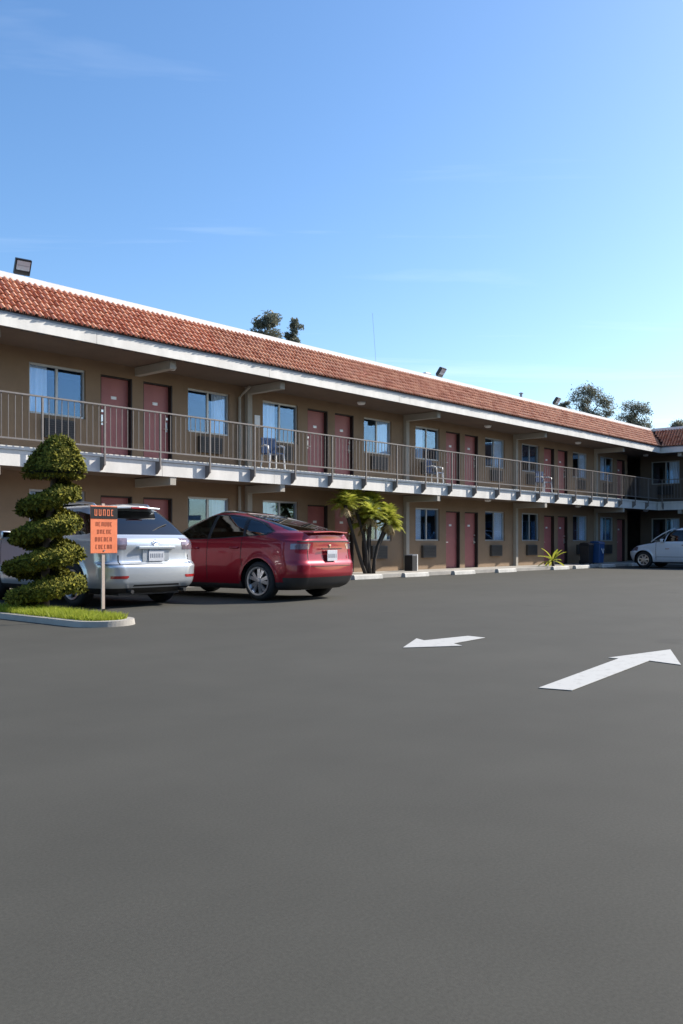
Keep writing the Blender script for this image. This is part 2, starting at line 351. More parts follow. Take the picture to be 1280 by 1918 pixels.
def fit_door(parent, pos, rz, side):
    d = link('door', ME['door'], parent, pos); d.rotation_euler.z = rz
    link('door_frame', ME['jamb'], d); link('number_plate', ME['num'], d, (DW / 2, 0, 0)); link('peephole', ME['peep'], d, (DW / 2, 0, -.12))
    k = link('lock', ME['lock'], d, (.10 if side == 'l' else DW - .10, 0, 0))
    if side == 'r': k.scale.x = -1

# ------------------------------------------------------------------ motel, long block
X0, X1 = 2.13, 42.7
mot = thing('motel_building', 'long two-storey tan motel block with red clay tile roof and railed balcony', 'building', (X0, WY, 0))
o0 = Vector((X0, WY, 0))
wl = G(); wops = []
bays = [B0 + BAY * i for i in range(-2, 4)]
for fi, (fz, wz, az) in enumerate(FLOORS):
    ops = []
    for bx in bays:
        for kind, x, side in bay_parts(bx, bx > 37):
            p = Vector((x, WY, 0)) - o0
            if kind == 'w':
                ops.append((x, x + WW, wz, wz + WH)); fit_window(mot, (p.x, .06, wz), 0, side, random.random()); fit_ac(mot, (p.x + .7, 0, az), 0)
            else:
                ops.append((x, x + DW, fz, fz + DH)); fit_door(mot, (p.x, 0, fz), 0, side)
    top = 2.6 if fi == 0 else 5.28; w_ = wall_mesh(X0, 41.15, fz - .02, top, ops, lambda u, d, z: (u, WY + d, z))
    b = len(wl.v); wl.v += w_.v; wl.f += [tuple(i + b for i in f_) for f_ in w_.f]
wl.box(41.03, 41.15, WY + .001, WY + 2.7, .1, 5.28); wl.obj('wall', 'wall', mot)
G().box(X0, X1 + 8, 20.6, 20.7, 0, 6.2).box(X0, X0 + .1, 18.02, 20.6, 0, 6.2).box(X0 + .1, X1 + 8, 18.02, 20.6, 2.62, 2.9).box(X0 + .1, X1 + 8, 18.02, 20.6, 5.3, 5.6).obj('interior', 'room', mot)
# balcony slab, face board, drip edge
sl = G().box(0, X1, FY + .03, WY, 2.62, 2.945).obj('balcony_slab', 'deck', mot)
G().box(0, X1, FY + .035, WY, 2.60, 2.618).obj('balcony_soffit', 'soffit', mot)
jx = [0, 6.2, 12.42, 15.98, 20.6, 26.8, 33.0, 39.1, X1 - 1.4]
for a, b in zip(jx, jx[1:]): G().box(a + .004, b - .004, FY, FY + .028, 2.565, 2.885).obj('face_board', 'trim', mot)
G().box(0, X1 - 1.42, FY - .03, FY + .2, 2.89, 2.962).obj('drip_edge', 'trim', mot)
# posts, beams, downspouts
pm = G().box(-.085, .085, -.13, -.002, 0, 2.47).mesh('post', 'beam', bevel=.008)
bmL = G().box(-.085, .085, -1.38, -.132, 0, .20).mesh('beam', 'beam', bevel=.008)
for x in [B0 + BAY * i for i in range(-2, 4)]:
    if x < B0 - 1: continue
    link('post', pm, mot, (x - X0, 0, .12)); link('post', pm, mot, (x - X0, 0, 2.93 - .1))
cp = G().lathe([(0, .05), (.075, .05), (.075, 0), (.0, 0)], n=12).mesh('beam_cap', 'trim')
for x in [3.8, 8.45, 12.74] + [B0 + BAY * i for i in range(0, 4)]:
    for z in (2.375, 5.065):
        link('beam', bmL, mot, (x - X0, 0, z))
        if x < B0 - 1: link('post', G().box(-.08, .08, -.131, -.001, 0, .2).mesh('beam_bracket', 'beam'), mot, (x - X0, 0, z))
G().tube([(B0 - .32, WY - .06, .2), (B0 - .32, WY - .06, 2.55)], .04, 10).obj('downspout', 'beam', mot)
G().tube([(B0 - .32, WY - .06, 2.98), (B0 - .32, WY - .06, 4.95), (B0 - .25, WY - .2, 5.1), (B0 - .2, WY - .35, 5.24)], .04, 10).obj('downspout', 'beam', mot)
G().box(B0 + .28, B0 + .48, WY - .012, WY - .001, 4.22, 4.55).obj('notice_plate', 'white', mot)
for bx in bays:
    for z in (2.598, 5.268): link('ceiling_light', ME['light'], mot, (bx + 3.95 - X0, -.75, z))
# roof
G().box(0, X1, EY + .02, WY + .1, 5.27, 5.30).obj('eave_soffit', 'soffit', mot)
jx = [0, 5.4, 10.55, 15.6, 21.0, 26.4, 31.8, 37.0, WX + .02]
for a, b in zip(jx, jx[1:]): G().box(a + .004, b - .004, EY - .02, EY + .018, 5.25, 5.49).obj('eave_fascia', 'trim', mot)
G().box(0, WX, EY - .005, EY + .1, 5.492, 5.57).obj('drip_metal', 'drip', mot)
RB, RT = (EY - .035, 5.545), (EY + .72, 6.40)      # mansard bottom and top (y, z)
roof = G().poly((0, RB[0], RB[1]), (WX - .03, RB[0], RB[1]), (WX + .72, RT[0], RT[1]), (0, RT[0], RT[1])).obj('roof', 'pan', mot)
G().box(0, 42.6, RT[0] - .04, RT[0] + .34, 6.40, 6.525).obj('coping', 'cap', roof)
G().box(0, 55, RT[0] + .3, 26, 6.10, 6.20).obj('flat_roof', 'rooftop', roof)
G().box(0, 55, 20.71, 26, 0, 6.1).obj('rear_block', 'wall', mot)
n_ = 0
for x in np.arange(8.0, 41, .34): link('soffit_vent', ME['vent'], mot, (x - X0, EY + .09 - WY, 5.264))
# clay barrel tiles
TP, ROWS = .135, 7
sl_len = math.hypot(RT[0] - RB[0], RT[1] - RB[1]); ey = ((RT[0] - RB[0]) / sl_len, (RT[1] - RB[1]) / sl_len); EXP = sl_len / ROWS
def tile_mesh(name):
    g = G(); n = 5; Lt = EXP + .05
    for (s, r, hgt, lift) in ((0, .053, .060, .030), (Lt, .044, .048, .0)):
        for k in range(n + 1):
            a = math.pi * k / n; g.v.append((r * math.cos(a), s, lift + hgt * math.sin(a)))
    for k in range(n): g.f.append((k, k + 1, n + 2 + k, n + 1 + k))
    b = len(g.v)
    for k in range(n + 1): a = math.pi * k / n; g.v.append((.038 * math.cos(a), .004, .024 + .044 * math.sin(a)))
    for k in range(n): g.f.append((k + 1, k, b + k, b + k + 1))
    return g.mesh(name, 'tile')
TM = tile_mesh('roof_tile'); tang = math.atan2(ey[1], ey[0])
tv = np.array([v.co[:] for v in TM.vertices]); tf = [tuple(p.vertices) for p in TM.polygons]
def place(tx, row, jit):
    s = row * EXP - .02
    s += random.gauss(0, .006)
    return (tx + jit[0], RB[0] + ey[0] * s - ey[1] * .002, RB[1] + ey[1] * s + ey[0] * .002)
ca, sa = math.cos(tang), math.sin(tang)
stuffV, stuffF = [], []; nb = 0; first = 8.3
cols = np.arange(X0 - 1.5, WX + .9, TP); ntile = 0
for c in cols:
    for r_ in range(ROWS):
        setb = ey[0] * r_ * EXP
        if c > WX - .1 + setb: continue
        j = (random.gauss(0, .005), random.gauss(0, .018)); p = place(c, r_, j)
        if c >= first and ntile < 300:
            t = link('roof_tile', TM, roof, tuple(Vector(p) - wloc(roof))); t.rotation_euler = (tang + j[1], 0, random.gauss(0, .012)); ntile += 1
        else:
            Vv = tv.copy(); y = Vv[:, 1] * ca - Vv[:, 2] * sa; z = Vv[:, 1] * sa + Vv[:, 2] * ca
            stuffV.append(np.stack([Vv[:, 0] + p[0], y + p[1], z + p[2]], 1)); stuffF += [tuple(i + nb for i in f_) for f_ in tf]; nb += len(tv)
off = np.array(wloc(roof)); link('distant_roof_tiles', npmesh('distant_roof_tiles', np.concatenate(stuffV) - off, stuffF, 'tile'), roof, kind='stuff')
# balcony railing
RZ0, RZ1 = 3.11, 4.0
rail = G().box(2.2, 41.06, RY - .026, RY + .026, RZ1 - .03, RZ1).obj('balcony_railing', 'rail', mot)
G().box(2.2, 41.06, RY - .018, RY + .018, RZ0 - .03, RZ0).obj('bottom_rail', 'rail', rail)
po = wloc(mot)
bal = G().box(-.0065, .0065, -.0065, .0065, RZ0, RZ1 - .03).mesh('baluster', 'rail')
rpo = G().box(-.019, .019, -.019, .019, 2.70, RZ1 - .031).mesh('railing_post', 'rail')
brk = G().prism([(-.02, .15, 2.88), (-.02, .15, 2.60), (-.02, .115, 2.60), (-.02, .023, 2.70), (-.02, .023, 2.88)], (.04, 0, 0)).mesh('post_bracket', 'rail')
x = 13.70 - 1.455 * 7
while x < 41:
    link('railing_post', rpo, rail, (x - po.x, RY - po.y, 0)); link('post_bracket', brk, rail, (x - po.x, RY - po.y, 0))
    for k in range(1, 10):
        if x + k * .1455 < 41: link('baluster', bal, rail, (x + k * .1455 - po.x, RY - po.y, 0))
    x += 1.455

# ------------------------------------------------------------------ side wing (faces the long block's lot, in shade)
wing = thing('motel_building', 'shaded side wing of the motel closing the far corner behind the white minivan', 'building', (42.7, 2.0, 0))
WYE = 2.0; wo = Vector((42.7, 2.0, 0)); wl = G()
for fi, (fz, wz, az) in enumerate(FLOORS):
    ops = []
    for (kind, y, side) in [('w', 17.25, 'R'), ('d', 14.9, 'l'), ('d', 13.7, 'r'), ('w', 12.3, 'L'), ('w', 9.6, 'R'), ('d', 7.8, 'l'), ('d', 6.6, 'r'), ('w', 5.2, 'L')]:
        wd = WW if kind == 'w' else DW; p = Vector((42.7, y, 0)) - wo
        if kind == 'w':
            ops.append((y - wd, y, wz, wz + WH)); fit_window(wing, (.06, p.y, wz), R(-90), side, 1); fit_ac(wing, (0, p.y - .7, az), R(-90))
        else:
            ops.append((y - wd, y, fz, fz + DH)); fit_door(wing, (0, p.y, fz), R(-90), side)
    w_ = wall_mesh(2, 17.8, fz - .02, 2.6 if fi == 0 else 5.28, ops, lambda u, d, z: (42.7 + d, u, z))
    b = len(wl.v); wl.v += w_.v; wl.f += [tuple(i + b for i in f_) for f_ in w_.f]
wl.obj('wall', 'wingwall_shade', wing)
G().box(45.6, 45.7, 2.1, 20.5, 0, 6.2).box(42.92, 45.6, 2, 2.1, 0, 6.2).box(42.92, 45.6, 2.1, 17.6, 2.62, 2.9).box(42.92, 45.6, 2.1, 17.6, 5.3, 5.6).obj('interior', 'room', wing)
G().box(41.33, 42.7, 2, 16.39, 2.62, 2.945).obj('balcony_slab', 'deck', wing)
G().box(41.335, 42.7, 2, 16.39, 2.60, 2.617).obj('balcony_soffit', 'soffit', wing)
for a, b in ((2, 8), (8, 16.39)): G().box(41.30, 41.328, a + .004, b - .004, 2.565, 2.885).obj('face_board', 'trim', wing)
G().box(41.27, 41.5, 2, 16.365, 2.89, 2.961).obj('drip_edge', 'trim', wing)
for y in (15.35, 8.3):
    for z in (2.375, 5.065): link('beam', bmL, wing, (0, y - 2, z)).rotation_euler.z = R(-90)
    for z in (.12, 2.83): link('post', pm, wing, (0, y - 2, z)).rotation_euler.z = R(-90)
for y in (14.4, 7.0):
    for z in (2.598, 5.268): link('ceiling_light', ME['light'], wing, (-.75, y - 2, z))
G().box(WX + .02, 42.8, 2, 16.219, 5.27, 5.298).obj('eave_soffit', 'soffit', wing)
for a, b in ((2, 9), (9, 16.18)): G().box(WX - .02, WX + .018, a + .004, b - .004, 5.25, 5.49).obj('eave_fascia', 'trim', wing)
G().box(WX - .005, WX + .1, 2, 16.19, 5.492, 5.57).obj('drip_metal', 'drip', wing)
wrf = G().poly((WX - .035, 2, 5.545), (WX - .035, EY - .03, 5.545), (WX + .72, EY + .72, 6.40), (WX + .72, 2, 6.40)).obj('roof', 'pan', wing)
G().box(WX + .68, WX + 1.06, 2, 16.86, 6.401, 6.53).obj('coping', 'cap', wrf)
G().box(WX + 1.0, 55, 2, 17.2, 6.10, 6.20).obj('flat_roof', 'rooftop', wrf)
G().box(45.71, 55, 2, 20.6, 0, 6.1).obj('rear_block', 'wall', wing)
stuffV, stuffF = [], []; nb = 0
for c in np.arange(2.05, EY + .9, TP):
    for r_ in range(ROWS):
        setb = ey[0] * r_ * EXP
        if c > EY - .1 + setb: continue
        p = place(0, r_, (0, 0)); Vv = tv.copy(); y = Vv[:, 1] * ca - Vv[:, 2] * sa; z = Vv[:, 1] * sa + Vv[:, 2] * ca
        stuffV.append(np.stack([y + p[1] - EY + WX, -Vv[:, 0] + c, z + p[2]], 1)); stuffF += [tuple(i + nb for i in f_) for f_ in tf]; nb += len(tv)
link('distant_roof_tiles', npmesh('distant_roof_tiles', np.concatenate(stuffV) - np.array(wloc(wrf)), stuffF, 'tile'), wrf, kind='stuff')
wr = G().box(41.12, 41.176, 2.2, 16.20, RZ1 - .034, RZ1 - .001).obj('balcony_railing', 'rail', wing)
G().box(41.13, 41.166, 2.2, 16.20, RZ0 - .029, RZ0 - .001).obj('bottom_rail', 'rail', wr)
for i, y in enumerate(np.arange(16.1, 9, -.1455)):
    if i % 10 == 0: link('railing_post', rpo, wr, (41.148 - 42.7, y - 2, 0)); link('post_bracket', brk, wr, (41.148 - 42.7, y - 2, 0)).rotation_euler.z = R(-90)
    else: link('baluster', bal, wr, (41.148 - 42.7, y - 2, 0))

# ------------------------------------------------------------------ unseen block behind the viewpoint, added to cut sky light on the facade
opp = thing('motel_building', 'plain two-storey tan block added out of view to darken the facade and window reflections', 'building', (40, -14, 0)); wl = G()
for fi, (fz, wz, az) in enumerate(FLOORS):
    ops = []
    for bx in np.arange(-4, 33, BAY):
        for kind, x, side in bay_parts(bx):
            x = float(x); wd = WW if kind == 'w' else DW
            if kind == 'w': ops.append((x, x + wd, wz, wz + WH)); fit_window(opp, (x + wd - 40, -.06, wz), R(180), side, 1); fit_ac(opp, (x + .7 - 40, 0, az), R(180))
            else: ops.append((x, x + wd, fz, fz + DH)); fit_door(opp, (x + wd - 40, 0, fz), R(180), side)
    w_ = wall_mesh(-5, 40, 0 if fi == 0 else fz - .02, 2.93 if fi == 0 else 5.28, ops, lambda u, d, z: (u, -14 - d, z))
    b = len(wl.v); wl.v += w_.v; wl.f += [tuple(i + b for i in f_) for f_ in w_.f]
wl.obj('wall', 'wall', opp)
G().box(-5, 40, -17, -16.9, 0, 6.2).obj('interior', 'room', opp)
G().box(-5, 40, -13.999, -12.6, 2.62, 2.945).obj('balcony_slab', 'deck', opp); G().box(-5, 40, -12.598, -12.57, 2.565, 2.885).obj('face_board', 'trim', opp)
G().box(-5, 40, -14.1, -12.42, 5.27, 5.30).obj('eave_soffit', 'soffit', opp); G().box(-5, 40, -12.418, -12.38, 5.25, 5.49).obj('eave_fascia', 'trim', opp)
G().poly((-5, -12.36, 5.5), (40, -12.36, 5.5), (40, -13.2, 6.4), (-5, -13.2, 6.4)).obj('roof', 'tile', opp); G().box(-5, 40, -24, -13.2, 6.2, 6.5).obj('flat_roof', 'rooftop', opp)

# ------------------------------------------------------------------ cars
def pchip(xk, yk, x):
    xk = np.asarray(xk, float); yk = np.asarray(yk, float); h = np.diff(xk); d = np.diff(yk) / h; m = np.zeros_like(yk)
    m[0], m[-1] = d[0], d[-1]
    for i in range(1, len(xk) - 1):
        if d[i - 1] * d[i] > 0: w1, w2 = 2 * h[i] + h[i - 1], h[i] + 2 * h[i - 1]; m[i] = (w1 + w2) / (w1 / d[i - 1] + w2 / d[i])
    i = np.clip(np.searchsorted(xk, x) - 1, 0, len(h) - 1); t = (x - xk[i]) / h[i]
    return yk[i] * (2 * t**3 - 3 * t**2 + 1) + h[i] * m[i] * (t**3 - 2 * t**2 + t) + yk[i + 1] * (-2 * t**3 + 3 * t**2) + h[i] * m[i + 1] * (t**3 - t**2)
def inpoly(x, z, P):
    r = np.zeros(x.shape, bool); n = len(P)
    for i in range(n):
        (x1, z1), (x2, z2) = P[i], P[(i + 1) % n]
        c = (z1 > z) != (z2 > z)
        with np.errstate(divide='ignore', invalid='ignore'): r ^= c & (x < (x2 - x1) * (z - z1) / (z2 - z1 + 1e-12) + x1)
    return r
def body_surface(rows, axles, wr, arch_r, step=.015):
    """rows: z, rear x, front x, half width, rear corner (length, width), front corner (length, width), rear bow, front bow"""
    A = np.array(rows, float); vk = np.arange(len(A)); vv = [0.0]
    for i in range(len(A) - 1):
        d = np.abs(A[i + 1, :4] - A[i, :4]).max(); k = max(2, int(math.ceil(d / step))); vv += list(i + (np.arange(k) + 1) / k)
    vv = np.array(vv); P = np.stack([pchip(vk, A[:, c], vv) for c in range(A.shape[1])], 1)
    nr, nc, ns = 46, 26, 230; pts = []; wcol = P[:, 3]
    for z, xr, xf, w_, ar, br, af, bf, bwr, bwf in P:
        w_ = max(w_, .001); br, bf = min(br, .85 * w_), min(bf, .85 * w_); Lh = xf - xr; ar, af = min(ar, .42 * Lh), min(af, .42 * Lh)
        y1 = np.linspace(0, w_ - br, nr, endpoint=False); x1 = xr + bwr * (y1 / w_) ** 2
        f = np.linspace(0, math.pi / 2, nc, endpoint=False); xs = xr + bwr * ((w_ - br) / w_) ** 2
        x2 = xs + (ar) * (1 - np.cos(f)); y2 = w_ - br + br * np.sin(f)
        xe = xf - bwf * ((w_ - bf) / w_) ** 2; sx = np.linspace(xs + ar, xe - af, ns, endpoint=False); mid = (xs + ar + xe - af) / 2
        y3 = np.full(ns, w_)
        f = np.linspace(math.pi / 2, 0, nc, endpoint=False); x4 = xe - af + af * np.cos(f); y4 = w_ - bf + bf * np.sin(f)
        y5 = np.linspace(w_ - bf, 0, nr); x5 = xf - bwf * (y5 / w_) ** 2
        pts.append(np.stack([np.concatenate([x1, x2, sx, x4, x5]), np.concatenate([y1, y2, y3, y4, y5]), np.full(2 * nr + 2 * nc + ns, z)], 1))
    H = np.array(pts)                             # (rows, nt, 3)
    for ax in axles:
        d = np.hypot(H[..., 0] - ax, H[..., 2] - wr); k = (np.abs(H[..., 1]) > .55)
        H[..., 1] += k * .022 * np.exp(-((d - arch_r) / .055) ** 2)
        sn = k & (np.abs(d - arch_r) < .0095); q = arch_r / np.maximum(d, .01)      # clean wheel-arch edge
        H[..., 0] = np.where(sn, ax + (H[..., 0] - ax) * q, H[..., 0]); H[..., 2] = np.where(sn, wr + (H[..., 2] - wr) * q, H[..., 2])
    Mi = H[:, ::-1][:, 1:-1].copy(); Mi[..., 1] *= -1
    return np.concatenate([H, Mi], 1), wcol
def split_body(root, surf, wcol, cls, parts):
    nv, nt = surf.shape[:2]; C = (surf[:-1] + surf[1:]) / 2; C = (C + np.roll(C, -1, 1)) / 2
    wc = ((wcol[:-1] + wcol[1:]) / 2)[:, None] * np.ones((1, nt)); ids = cls(C[..., 0], np.abs(C[..., 1]), C[..., 2], wc)
    idx = np.arange(nv * nt).reshape(nv, nt); a = idx[:-1]; b = np.roll(a, -1, 1); d = idx[1:]; c = np.roll(d, -1, 1)
    Q = np.stack([a, b, c, d], -1); V = surf.reshape(-1, 3)
    du = np.roll(surf, -1, 1) - np.roll(surf, 1, 1); dvv = np.gradient(surf, axis=0); nn = np.cross(du, dvv); nn /= (np.linalg.norm(nn, axis=-1, keepdims=True) + 1e-9)
    ctr = np.array([0, 0, .6]); sg = np.sign(((surf - ctr) * nn).sum(-1, keepdims=True)); nn = (nn * sg).reshape(-1, 3)
    out = {}
    for k, (name, m_, offs, sides) in parts.items():
        for sd_ in ((0,) if not sides else (1, -1)):
            q = Q[(ids == k) & ((np.sign(C[..., 1]) == sd_) if sd_ else True)]
            if not len(q): continue
            u, inv = np.unique(q, return_inverse=True); vv = V[u] + nn[u] * offs
            out[(k, sd_)] = link(name, npmesh(name, vv, inv.reshape(-1, 4), m_, True), root)
            if name in ('panel_gap', 'window_pillar'): out[(k, sd_)]['kind'] = 'stuff'
    return out
def make_wheel(root, x, y, r, wd, spokes, rimr, style):
    s = 1 if y > 0 else -1
    hub = G().lathe([(0, -.02 * s), (rimr * .96, -.02 * s), (rimr, .0), (rimr, wd / 2 * s * .82)], n=40, axis='y')
    wl_ = hub.obj('wheel', 'dark', root, True, world=False); wl_.location = (x, y, r)
    prof = [(rimr - .005, -wd / 2), (r - .05, -wd / 2), (r - .012, -wd / 2 + .03), (r, -wd / 2 + .06), (r, wd / 2 - .06), (r - .012, wd / 2 - .03), (r - .05, wd / 2), (rimr, wd / 2 - .004), (rimr - .012, wd / 2 - .03)]
    G().lathe(prof, n=48, axis='y').obj('tyre', 'tyre', wl_, True, world=False)
    g = G(); yo = s * wd * .34
    g.lathe([(rimr - .03, yo - .02 * s), (rimr - .028, yo + .045 * s), (rimr + .002, yo + .05 * s), (rimr + .002, yo - .03 * s)], n=40, axis='y')
    for k in range(spokes):
        a = 2 * math.pi * k / spokes + .3 if spokes != 10 else 2 * math.pi * (k // 2) / 5 + (k % 2) * .48 + .3; ca_, sa_ = math.cos(a), math.sin(a)
        w0, w1 = style
        P = [(.03, -w0), (rimr - .02, -w1), (rimr - .02, w1), (.03, w0)]
        g.prism([(p * ca_ - q * sa_, yo + s * (.03 if p < .1 else .012), p * sa_ + q * ca_) for p, q in P], (0, -.03 * s, 0))
    g.lathe([(0, yo + .045 * s), (.05, yo + .042 * s), (.06, yo + .02 * s), (.06, yo - .02 * s)], n=20, axis='y')
    g.obj('rim', 'rim', wl_, world=False)
def seats(root, xs, z=.62, w_=.5):
    for x, ys in xs:
        for y in ys:
            st = G().box(x - .06, x + .07, y - w_ / 2, y + w_ / 2, .45, z + .42).box(x + .07, x + .5, y - w_ / 2, y + w_ / 2, .45, .60).obj('seat', 'seat', root, world=False, bevel=.04)
            G().box(x - .08, x + .02, y - .14, y + .14, z + .46, z + .64).obj('headrest', 'seat', st, world=False, bevel=.03)
def plate(root, x, z, w_=.305, h=.155, tilt=0):
    p = G().box(x - .012, x - .004, -w_ / 2, w_ / 2, z - h / 2, z + h / 2).obj('number_plate', 'plate', root, world=False, bevel=.004)
    g = G()
    for i in range(7): y = -.115 + i * .036 + (.012 if i > 0 else 0); g.box(x - .0155, x - .0125, y - .007, y + .007, z - .03, z + .025)
    g.obj('plate_characters', 'drip', p, world=False)
def handle(root, x, y, z, m_):
    s = 1 if y > 0 else -1
    G().tube([(x - .11, y, z), (x - .08, y + .03 * s, z), (x + .08, y + .03 * s, z), (x + .11, y, z)], .013, 8).obj('door_handle', m_, root, True, world=False)
def mirror(root, x, y, z, m_):
    s = 1 if y > 0 else -1
    mm = G().box(x - .06, x + .07, min(y, y + .19 * s), max(y, y + .19 * s), z, z + .14).obj('wing_mirror', m_, root, True, world=False, bevel=.035)
    G().box(x - .066, x - .058, min(y + .03 * s, y + .17 * s), max(y + .03 * s, y + .17 * s), z + .025, z + .12).obj('mirror_glass', 'cglassd', mm, world=False)
def underbody(root, xr, xf, yw, axles, r, arch_r):
    G().box(xr + .25, xf - .25, -.60, .60, .20, .62).obj('underbody', 'dark', root, world=False)
    for ax in axles:
        for s in (-1, 1):
            g = G(); n = 18
            for k in range(n + 1):
                a = -.35 + (math.pi + .7) * k / n
                for yy in (.605, yw - .035): g.v.append((ax + (arch_r + .012) * math.cos(a), s * yy, r + (arch_r + .012) * math.sin(a)))
            g.f = [(2 * k, 2 * k + 1, 2 * k + 3, 2 * k + 2) for k in range(n)]
            g.obj('wheel_arch_liner', 'dark', root, True, world=False)

# --- red fastback crossover
def build_red(loc, rz):
    root = thing('parked_car', 'red fastback crossover car parked nose toward the walkway', 'car', loc, rz, 'parked cars')
    ax, r, ar_ = (-1.445, 1.445), .355, .405
    low = (.34, .34, .40, .45, .09, .14); mid = (.36, .36, .45, .5, .08, .18)
    rows = [(.20, -2.16, 2.12, .84, *low), (.26, -2.28, 2.23, .905, *low), (.36, -2.35, 2.29, .94, *low), (.50, -2.40, 2.33, .953, *low), (.64, -2.395, 2.32, .957, *mid), (.74, -2.36, 2.27, .955, *mid),
            (.84, -2.34, 2.15, .948, *mid), (.92, -2.335, 1.93, .938, *mid), (.98, -2.335, 1.62, .925, *mid), (1.03, -2.33, 1.22, .905, .5, .4, .5, .6, .10, .10), (1.07, -2.33, 1.00, .885, .6, .42, .35, .5, .12, .08),
            (1.115, -2.31, .90, .862, .75, .42, .3, .35, .13, .08), (1.16, -2.12, .82, .838, .9, .36, .3, .3, .12, .07), (1.25, -1.84, .66, .79, 1.0, .30, .3, .28, .10, .06), (1.36, -1.47, .46, .728, 1.0, .26, .3, .26, .09, .05),
            (1.46, -1.08, .26, .66, .9, .24, .3, .25, .08, .05), (1.53, -.76, .10, .595, .7, .22, .3, .25, .06, .05), (1.58, -.47, -.02, .50, .4, .2, .3, .25, .05, .04), (1.608, -.30, -.10, .36, .2, .2, .2, .2, .03, .03), (1.62, -.22, -.16, .16, .05, .1, .05, .1, 0, 0), (1.622, -.20, -.19, .0, .01, .01, .01, .01, 0, 0)]
    surf, wc = body_surface(rows, ax, r, ar_)
    DLO = [(.93, 1.02), (.80, 1.10), (.50, 1.29), (.20, 1.44), (-.10, 1.50), (-.55, 1.495), (-.95, 1.43), (-1.35, 1.31), (-1.66, 1.16), (-1.55, 1.105), (-.4, 1.045)]
    def cls(x, y, z, w_):
        i = np.zeros(x.shape, int); q = y / np.maximum(w_, .01)
        side = q > .80
        i[(z < .345 - .05 * (np.abs(x) < 1.0))] = 2
        i[(x < -2.0) & (z < .43) ] = 2
        i[(x < -2.13) & (z > .88) & (z < .955) & (y > .52 + (.955 - z) * .8)] = 5
        i[(x > 1.95) & (z > .72) & (z < .86) & (y > .5)] = 6
        win = side & inpoly(x, z, DLO); i[win] = 3
        i[win & (x < -.98)] = 4; i[win & (x < -.15)] = 4
        pil = win & ((np.abs(x + .18) < .035) | (np.abs(x + 1.02 - .25 * (z - 1.2)) < .03)); i[pil] = 7
        trim = side & inpoly(x, z, [(p[0] * 1.03, p[1] + (.018 if p[1] > 1.2 else -.014)) for p in DLO]) & ~win; i[trim] = 7
        i[(q < .80) & (x < -.66) & (z > 1.165) & (z < 1.525)] = 8
        i[(q < .82) & (x > .05) & (z > 1.09) & (z < 1.52)] = 9
        i[(z > 1.545) ] = 10
        seam = side & (z > .36) & (z < 1.05) & ((np.abs(x + .17) < .0085) | (np.abs(x - 1.0) < .0085) | ((np.abs(x + 1.02 + .35 * np.maximum(0, .75 - z)) < .0085) & (z > .62)))
        seam |= (x < -2.05) & (np.abs(y - .62) < .008) & (z > .62) & (z < .87); seam |= (x < -2.1) & (np.abs(z - .62) < .008) & (y < .62)
        seam |= (x < -2.15) & (np.abs(z - .985) < .010) & (y < .8)
        i[seam & (i == 0)] = 11
        for a in ax: i[(np.hypot(x - a, z - r) < ar_) & (y > .58)] = -1
        i[(z < .60) & (np.abs(np.hypot(x - ax[0], z - r)) < ar_ + .0) & (y > .58)] = -1
        return i
    split_body(root, surf, wc, cls, {0: ('body', 'red', 0, 0), 2: ('lower_cladding', 'arch', .001, 0), 3: ('front_window', 'cglass', -.004, 1), 4: ('rear_side_window', 'cglassd', -.004, 1), 5: ('tail_light', 'tail', .004, 1), 6: ('headlight', 'tail', .003, 1), 7: ('window_trim', 'black', .001, 1), 8: ('rear_window', 'cglassd', -.004, 0), 9: ('windscreen', 'cglass', -.004, 0), 10: ('roof_glass', 'cglassd', 0, 0), 11: ('panel_gap', 'black', -.004, 0)})
    G().prism([(-2.20, -.60, 1.115), (-2.37, -.52, 1.118), (-2.405, 0, 1.135), (-2.37, .52, 1.118), (-2.20, .60, 1.115), (-2.15, 0, 1.13)], (0, 0, .022)).obj('spoiler', 'red', root, world=False, bevel=.006)
    plate(root, -2.395, .79)
    G().box(-2.40, -2.375, -.30, .30, .877, .892).obj('number_plate_light', 'black', root, world=False)
    G().box(-2.352, -2.338, -.03, .03, .93, .945).box(-2.352, -2.338, -.007, .007, .90, .929).obj('badge', 'chrome', root, world=False).rotation_euler = (0, 0, 0)
    for y in (.955, -.955):
        handle(root, -.85, y * .985, .90, 'red'); handle(root, .15, y * .985, .89, 'red')
    for y in (.89, -.89): mirror(root, .66, y, 1.04, 'red')
    for x in ax:
        for y in (.835, -.835): make_wheel(root, x, y, r, .245, 10, .255, (.022, .036))
    underbody(root, -2.40, 2.33, .95, ax, r, ar_)
    seats(root, [(-.15, (.38, -.38)), (-1.05, (.42, 0, -.42))], .66, .46)
    return root
